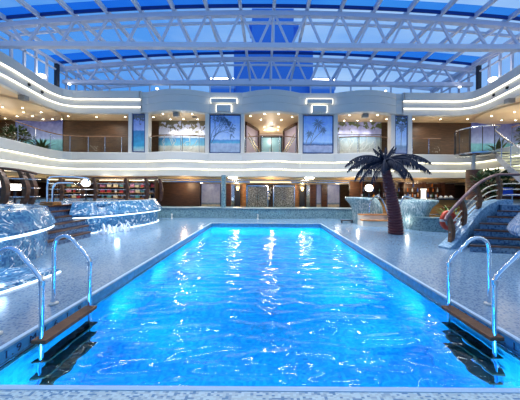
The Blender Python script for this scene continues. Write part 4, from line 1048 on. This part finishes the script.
# ------------------------------------------------------------------ globe lamps
def globe(px, py, Y, q, zb, label):
    X = WX(px, Y); Z = WZ(px, py, Y); r = thing('globe_lamp', label, 'lamp', (X, Y, zb), 0, 'white globe lamps')
    m = MB(); m.ball((0, 0, Z-zb), q, 18); m.build('globe', M_globe, r, True)
    m = MB(); m.tube([(0, 0, 0), (0, 0, Z-zb-q+.02)], .03, 8); m.lathe([(.001, 0), (.12, 0), (.1, .03), (.03, .05)], (0, 0, 0), 12); m.build('stem', M_dark, r, True)
    m = MB(); m.lathe([(.03, Z-zb-q-.04), (.09, Z-zb-q+.02), (.07, Z-zb-q+.05)], (0, 0, 0), 12); m.build('collar', M_oak, r, True)
globe(86, 183, 11.9, .19, 1.07, 'white globe lamp glowing above the far-left fountain')
globe(1, 183.5, 10.4, .17, 1.05, 'white globe lamp at the left picture edge')
globe(369, 188, 12.2, .19, 0, 'white globe lamp glowing behind the glass fountain left of the palm')
r = thing('lantern', 'square white lantern glowing between the bowed posts at left', 'lamp', (WX(15, 9.6), 9.6, 1.05))
m = MB(); m.box(-.12, .12, -.12, .12, .52, .76); m.build('lantern_glass', M_globe, r)
m = MB(); m.box(-.14, .14, -.14, .14, .49, .52); m.box(-.14, .14, -.14, .14, .76, .79); m.box(-.03, .03, -.03, .03, 0, .49); m.build('frame', M_dark, r)

# ------------------------------------------------------------------ shop shelves at left
M_shelf = mat('dark_shelf', lin(60, 40, 30), .4)
goods = [mat('goods_%s' % n, lin(*c), .5) for n, c in (('red', (176, 40, 52)), ('white', (214, 212, 206)), ('pink', (204, 130, 150)), ('navy', (40, 52, 88)), ('cream', (206, 190, 150)), ('teal', (70, 130, 130)), ('grey', (120, 118, 120)))]
gname = ['red', 'white', 'pink', 'navy', 'cream', 'teal', 'grey']
rnd = random.Random(11)
def item(kind, mm):
    m = MB()
    if kind == 'handbag':
        m.prism([(-.13, -.05), (.13, -.05), (.11, .05), (-.11, .05)], 0, .17); m.tube([(-.07, 0, .17), (-.05, 0, .27), (.05, 0, .27), (.07, 0, .17)], .012, 6)
    elif kind == 'folded_shirt':
        m.box(-.13, .13, -.1, .1, 0, .04); m.box(-.125, .125, -.09, .1, .045, .085); m.box(-.13, .12, -.1, .09, .09, .13)
    else:
        m.lathe([(.001, 0), (.06, 0), (.065, .1), (.03, .16), (.03, .22), (.001, .22)], (0, 0, 0), 12)
    return m.build(kind, mm)
def shelf(x0, x1, Y, zb, nm, cols, uniq):
    X0, X1 = WX(x0, Y), WX(x1, Y)
    r = thing('shop_shelf', nm, 'shelf', ((X0+X1)/2, Y, zb), 0, 'lit shop shelves')
    hw = (X1-X0)/2; m = MB(); m.box(-hw, hw, .35, .4, 0, 1.22); m.box(-hw, -hw+.05, 0, .35, 0, 1.22); m.box(hw-.05, hw, 0, .35, 0, 1.22); m.build('cabinet', M_shelf, r)
    for k in range(4): m = MB(); m.box(-hw+.05, hw-.05, 0, .35, .0+k*.36, .03+k*.36); m.build('shelf_board', M_oak, r)
    m = MB(); m.box(-hw+.06, hw-.06, .02, .05, 1.18, 1.2); m.build('light_strip', M_led2, r)
    rows = ['bottom', 'middle', 'top']
    n = max(2, int((X1-X0)/.36))
    for k in range(3):
        for i in range(n):
            c = rnd.randrange(len(goods)); kd = rnd.choice(['handbag', 'folded_shirt', 'gift_jar'])
            o = item(kd, goods[c]); o.location = (X0+.2+(X1-X0-.4)*i/(n-1), Y+.16, zb+.031+k*.36)
            tag(o, '%s %s, %s on the %s board, %s' % (gname[c], kd.replace('_', ' '), ordn[min(i, 9)], rows[k], uniq), 'shop goods', 'goods on the shop shelves')
SY = 15.6
shelf(48, 59, SY, 1.05, 'narrow lit shop shelf left of the white globe lamp', 3, 'narrow left shop shelf')
shelf(64, 81, SY, 1.05, 'lit shop shelf between the chrome handrail and the globe lamp', 3, 'shop shelf left of the globe lamp')
shelf(98, 124, SY, 1.05, 'wide lit shop shelf with pale and red goods', 3, 'wide shop shelf')
shelf(128, 145, SY, 1.05, 'lit shop shelf between the two thin curved posts', 3, 'shelf between the curved posts')
shelf(147.5, 155, SY, 1.05, 'slim lit shop shelf at the edge of the brown wall', 2, 'slim shelf by the brown wall')
for x in (-12.3, -9.9, -8.6): lamp('shop_lamp_light', 'POINT', (x, 14.9, 2.2), 22, WHITE, .1)
m = MB(); m.box(WX(158, 17.3), WX(200, 17.3), 17.2, 17.3, 0, 2.2); struct('wall_shop_front', m, M_brown)

# ------------------------------------------------------------------ bar at right
BY = 14.2
r = thing('bar_counter', 'long dark bar counter with wooden front behind the palm tree', 'bar counter', (WX(412, BY), BY, 0))
m = MB(); m.box(-2.9, 2.9, 0, .6, .1, 1.14); m.build('front_panel', M_oak, r)
m = MB(); m.box(-3.0, 3.0, -.12, .7, 1.14, 1.20); m.build('counter_top', M_dark, r)
m = MB(); m.tube([(-2.9, -.15, .3), (2.9, -.15, .3)], .025, 8); m.build('foot_rail', M_steel, r, True)
BB = 16.8
r = thing('back_bar', 'dark back bar with shelves of bottles under the gallery', 'shelf', (WX(410, BB), BB, 0))
m = MB(); m.box(-3.4, 3.4, .35, .42, 0, 2.3); m.build('back_panel', M_brown2, r)
for z in (1.25, 1.62, 1.95): m = MB(); m.box(-3.3, 2.4, 0, .35, z-.03, z); m.build('shelf_board', M_shelf, r)
for x in (-3.35, -1.9, -.4, 1.1, 2.45): m = MB(); m.box(x-.03, x+.03, 0, .35, 0, 2.3); m.build('upright', M_brown2, r)
M_b = [mat('bottle_'+n, lin(*c), .1, spec=.8) for n, c in (('green', (40, 90, 60)), ('amber', (170, 96, 30)), ('clear', (200, 214, 220)), ('blue', (50, 90, 170)))]
bn = ['green', 'amber', 'clear', 'blue']
def bottle(c):
    m = MB(); m.lathe([(.001, 0), (.045, 0), (.047, .16), (.018, .22), (.016, .29), (.001, .29)], (0, 0, 0), 10); return m.build('bottle', M_b[c], None, True)
prot = [bottle(c) for c in range(4)]; used = [0]*4
shn = {1.25: 'lowest', 1.62: 'middle', 1.95: 'top'}
cx_ = WX(410, BB)
for z in (1.25, 1.62, 1.95):
    for i in range(16):
        x = cx_-3.15+i*.345+rnd.uniform(-.05, .05)
        if any(abs(x-cx_-u) < .09 for u in (-1.9, -.4, 1.1)) or (z == 1.95 and i % 2): continue
        c = rnd.randrange(4)
        o = prot[c] if not used[c] else prot[c].copy()
        if used[c]: COL.objects.link(o)
        used[c] = 1
        o.location = (x, BB+.15, z)
        tag(o, '%s bottle on the %s back bar shelf, number %s from the left' % (bn[c], shn[z], ['one', 'two', 'three', 'four', 'five', 'six', 'seven', 'eight', 'nine', 'ten', 'eleven', 'twelve', 'thirteen', 'fourteen', 'fifteen', 'sixteen'][i]), 'bottle', 'bottles on the back bar')
# things on the counter
def on_bar(px, nm, mb, mm, lab, cat, g=None):
    o = mb.build(nm, mm, None, True); o.location = (WX(px, BY+.2), BY+.2, 1.20); tag(o, lab, cat, g)
m = MB(); m.lathe([(.001, 0), (.16, 0), (.16, .04), (.13, .06), (.13, .50), (.17, .54), (.17, .60), (.001, .60)], (0, 0, 0), 18)
on_bar(423.5, 'drink_dispenser', m, emis('lit_frosted_cylinder', (.95, .92, .82, 1), 1.6), 'tall glowing white cylinder dispenser on the bar counter', 'dispenser')
for i, px in enumerate((362, 378, 405, 410, 415, 431, 436)):
    m = MB(); m.lathe([(.001, 0), (.045, 0), (.01, .02), (.01, .1), (.05, .17), (.045, .24)], (0, 0, 0), 12)
    on_bar(px, 'drinking_glass', m, M_white, 'pale stemmed glass on the bar counter, %s from the left' % ordn[i], 'glass', 'glasses on the bar')
for i, px in enumerate((441, 446, 451)):
    m = MB(); m.lathe([(.001, 0), (.09, 0), (.15, .08), (.15, .09), (.001, .07)], (0, 0, 0), 14); m.ball((0, 0, .1), .09, 10)
    on_bar(px, 'serving_bowl', m, M_white, 'white piled serving bowl on the right end of the bar, %s from the left' % ordn[i], 'bowl', 'white bowls on the bar')
m = MB(); m.lathe([(.001, 0), (.06, 0), (.1, .12), (.02, .2), (.001, .2)], (0, 0, 0), 12)
on_bar(374, 'gold_bowl', m, mat('brass', lin(200, 150, 60), .25, .8), 'small golden pot on the bar below the globe lamp', 'bowl')
m = MB(); m.box(WX(350, 17.0), WX(382, 17.0), 17.1, 17.2, 0, 2.3); struct('wall_bar_side', m, M_brown)
# bar stools
for i, px in enumerate((446, 456)):
    r = thing('bar_stool', 'bar stool with wooden base standing %s the bar counter end' % ('before' if i == 0 else 'past'), 'stool', (WX(px, 13.2), 13.2, 0))
    m = MB(); m.lathe([(.001, .72), (.19, .72), (.2, .76), (.18, .8), (.001, .8)], (0, 0, 0), 16); m.build('seat', M_brown2, r, True)
    m = MB(); m.lathe([(.001, 0), (.2, 0), (.19, .03), (.05, .06), (.04, .72)], (0, 0, 0), 16); m.build('pedestal', M_steel, r, True)

# ------------------------------------------------------------------ palm tree
px_, py_ = 5.0, 9.15
r = thing('palm_tree', 'dark blue-fronded palm tree with ringed red-brown trunk on the deck', 'palm tree', (px_, py_, 0))
m = MB(); N = 26; pts = []
top = Vector((-.42, 0, 2.62))
def tc_(t): return Vector((-.42*t**1.3+.02*math.sin(t*5), 0, 2.62*t))
prof_pts = []; prof_r = []
for i in range(N):
    t0, t1 = i/N, (i+.8)/N; ra = .285-.125*t0; rb = ra*.86
    prof_pts += [tc_(t0), tc_(t1)]; prof_r += [rb, ra*1.03]
m.tube(prof_pts, prof_r, 16); m.build('trunk', M_palmbark, r, True)
m = MB(); m.tube([top-Vector((0, 0, .25)), top, top+Vector((0, 0, .25))], [.17, .2, .08], 12); m.build('crown_shaft', M_frond, r, True)
def frond(az, el, ln, droop, wd=.34, k=16):
    """arched rachis with leaflets hanging from both sides"""
    m = MB(); p = top+Vector((0, 0, .1)); d0 = Vector((math.cos(R(az)), math.sin(R(az)), 0)); pts = []; a = R(el)
    st = ln/k
    for i in range(k+1):
        pts.append(p.copy()); dirv = d0*math.cos(a)+Vector((0, 0, math.sin(a))); p = p+dirv*st; a -= R(droop)/k
    m.tube(pts, [.035*(1-i/(k+1))+.006 for i in range(k+1)], 6)
    sd = Vector((-d0.y, d0.x, 0))
    for i in range(1, int(ln*27)):
        f = i/int(ln*27)*k; j = int(f); u = f-j
        if j >= k: break
        c = pts[j].lerp(pts[j+1], u); tg = (pts[j+1]-pts[j]).normalized(); L_ = wd*math.sin(math.pi*min(1, (f/k)*.86+.12))**.7
        for s in (-1, 1):
            tip = c+sd*s*L_*.42+tg*L_*random.uniform(.2, .5)+Vector((0, 0, -L_*random.uniform(.7, 1.05)))
            mid = c.lerp(tip, .5)+Vector((0, 0, L_*.10))
            w_ = tg*.021
            m.quad(c-w_*.6, mid-w_, mid+w_, c+w_*.6); m.poly([mid-w_, tip, mid+w_])
    m.build('frond', M_frond, r)
for az, el, ln, dr in ((180, 38, 1.75, 95), (172, 12, 1.5, 95), (196, -8, 1.45, 55), (208, -22, 1.2, 50), (150, 30, 1.6, 90), (240, 20, 1.2, 100), (270, 30, 1.1, 120), (300, 16, 1.15, 110), (330, 30, 1.5, 100),
                       (2, 36, 1.95, 78), (-10, 18, 1.75, 70), (12, 6, 1.6, 75), (20, 40, 1.7, 80), (-25, -12, 1.0, 70), (60, 40, 1.4, 100), (100, 42, 1.4, 100), (130, 40, 1.5, 95)):
    frond(az, el, ln, dr)
for az, el, ln in ((165, 62, .72), (190, 74, .7), (60, 82, .66), (10, 62, .76), (350, 74, .7), (210, 60, .5), (100, 70, .6)):
    frond(az, el, ln, 25, .22, 8)

# ------------------------------------------------------------------ potted greens
def leafy(name, loc, n, ln, seed, label, mm, spread=75, wide=.07, pot=.2, arch_=60, group=None, jitter=.1):
    r = thing(name, label, 'plant', loc, 0, group); rnd = random.Random(seed)
    m = MB(); m.lathe([(.001, 0), (pot*.75, 0), (pot, pot*1.4), (pot*.9, pot*1.4), (pot*.85, pot*1.25), (.001, pot*1.25)], (0, 0, 0), 16); m.build('pot', M_brown2, r, True)
    m = MB()
    for i in range(n):
        az = rnd.uniform(0, 360); el = R(90-rnd.uniform(5, spread)); L_ = ln*rnd.uniform(.6, 1.1); d0 = Vector((math.cos(R(az)), math.sin(R(az)), 0)); sd = Vector((-d0.y, d0.x, 0))
        p = Vector((rnd.uniform(-jitter, jitter), rnd.uniform(-jitter, jitter), pot*1.25)); prev = None; K = 5
        for k in range(K+1):
            w_ = wide*math.sin(math.pi*(.12+.86*k/K)); cur = (p-sd*w_, p+sd*w_)
            if prev: m.quad(prev[0], prev[1], cur[1], cur[0])
            prev = cur; p = p+(d0*math.cos(el)+Vector((0, 0, math.sin(el))))*L_/K; el -= R(arch_)/K
    m.build('leaves', mm, r)
    return r
def bush(name, loc, n, rx, rz, seed, label, mm, leaf=.14):
    r = thing(name, label, 'plant', loc); rnd = random.Random(seed)
    m = MB(); m.lathe([(.001, 0), (.2, 0), (.26, .3), (.001, .28)], (0, 0, 0), 16); m.build('pot', M_brown2, r, True)
    st = MB(); m = MB()
    for i in range(n//14+3):
        a = rnd.uniform(0, 6.28); q = rnd.uniform(.2, .8); tip = Vector((math.cos(a)*rx*q, math.sin(a)*rx*q, .3+rz*rnd.uniform(.6, 1.7)))
        st.tube([(0, 0, .25), tip*.5+Vector((0, 0, .1)), tip], [.02, .015, .006], 5)
    for i in range(n):
        u = Vector((rnd.gauss(0, 1), rnd.gauss(0, 1), rnd.gauss(0, 1))).normalized()*rnd.uniform(.35, 1)**.6
        c = Vector((u.x*rx, u.y*rx, .3+rz+u.z*rz)); d = (u+Vector((rnd.uniform(-.7, .7), rnd.uniform(-.7, .7), rnd.uniform(-.4, .6)))).normalized(); s_ = d.cross(Vector((0, 0, 1))).normalized()*leaf*.3
        m.poly([c, c+d*leaf*.45+s_, c+d*leaf, c+d*leaf*.45-s_])
    st.build('stems', M_brown2, r); m.build('leaves', mm, r); return r
GZ = 3.72
bush('potted_shrub', (WX(16, 14.0), 14.0, GZ), 520, .66, .62, 2, 'round bushy potted shrub on the left gallery behind the glass', M_leaf, .2)
leafy('potted_agave', (WX(41, 15.3), 15.3, GZ), 60, 1.05, 5, 'spiky potted agave on the left gallery before the lagoon mural', M_leaf, 85, .06, .25, 40)
leafy('potted_agave', (WX(497, 15.2), 15.2, GZ), 44, 1.1, 6, 'dark spiky plant behind the spiral stair glass', M_leaf, 80, .07, .25, 40)
bush('potted_shrub', (14.1, 12.6, GZ), 420, .7, .75, 9, 'leafy shrub on the right gallery above the spiral stair rail', M_leaf, .2)
bush('potted_shrub', (WX(492, 11.2), 11.2, 1.19), 620, .85, .55, 8, 'large dark green shrub beneath the spiral stair', M_leaf, .22)
leafy('potted_fern', (7.95, 10.45, .0), 60, .95, 12, 'bright green arching fern right of the glass fountain', M_leaf2, 60, .04, .3, 70)
bush('potted_shrub', (10.6, 10.6, 1.19), 200, .4, .3, 15, 'small green shrub behind the top of the curved railing', M_leaf, .16)
# blue cushioned seat and small warm lamp on right platform
r = thing('deck_chair', 'small blue cushioned chair on the platform right of the curved railing', 'chair', (WX(512, 9.8), 9.8, 1.19))
m = MB(); m.box(-.25, .25, -.25, .25, .28, .36); m.build('seat', mat('royal_blue_cushion', lin(30, 80, 180), .7), r)
m = MB(); m.box(-.25, .25, .2, .27, .36, .62); m.build('backrest', mat('royal_blue_cushion2', lin(30, 80, 180), .7), r)
for a in (-.22, .22):
    for b in (-.22, .22): m = MB(); m.tube([(a, b, 0), (a, b, .28)], .018, 6); m.build('leg', M_steel, r)

# ------------------------------------------------------------------ pool ladders
M_wet = M_chrome
def ladder(s, Xpost, Xbase, Y0, Y1, label):
    r = thing('pool_ladder', label, 'pool ladder', (Xpost, (Y0+Y1)/2, 0)); ym = (Y0+Y1)/2; bx = Xbase-Xpost
    for Y in (Y0, Y1):
        y = Y-ym
        pts = catmull([(bx, y, 0), (bx, y, .45), (bx, y, .78)], 4)[:-1]+catmull([(bx, y, .78), (bx*.93, y, .90), (bx*.74, y, .955), (bx*.52, y, .92), (bx*.38, y, .84)], 5)[:-1]+catmull([(bx*.38, y, .84), (bx*.18, y, .73), (bx*.04, y, .64), (0, y, .58)], 4)[:-1]+[Vector((0, y, .58)), Vector((0, y, .3)), Vector((0, y, -.4)), Vector((0, y, -1.3))]
        m = MB(); m.tube(pts, .024, 14); m.build('handrail', M_wet, r, True)
        m = MB(); m.lathe([(.001, .0), (.055, .0), (.055, .016), (.03, .03), (.026, .03)], (bx, y, .004), 20); m.build('floor_flange', M_white, r, True)
        m = MB(); m.lathe([(.025, .54), (.031, .545), (.031, .60), (.025, .605)], (0, y, 0), 14); m.build('rail_sleeve', M_steel, r, True)
    for k, z in enumerate((-.03, -.33, -.63, -.93)):
        m = MB(); y0, y1 = Y0-ym-.04, Y1-ym+.04; w_ = .08
        m.prism([(-w_, y0), (w_, y0), (w_, y1), (-w_, y1)], z-.045, z)
        o = m.build('tread', M_teak, r)
        bv = o.modifiers.new('soft_edges', 'BEVEL'); bv.width = .008; bv.segments = 2
        g = MB()
        for q in range(5): g.box(-.06+q*.028, -.052+q*.028, y0+.03, y1-.03, z, z+.003)
        g.build('tread_grip', M_brown2, o)
ladder(-1, -2.44, -2.94, 2.63, 3.35, 'chrome pool ladder with wooden treads on the left pool edge')
ladder(1, 2.63, 3.20, 2.74, 3.42, 'chrome pool ladder with wooden treads on the right pool edge')
print('objects', len(bpy.data.objects))
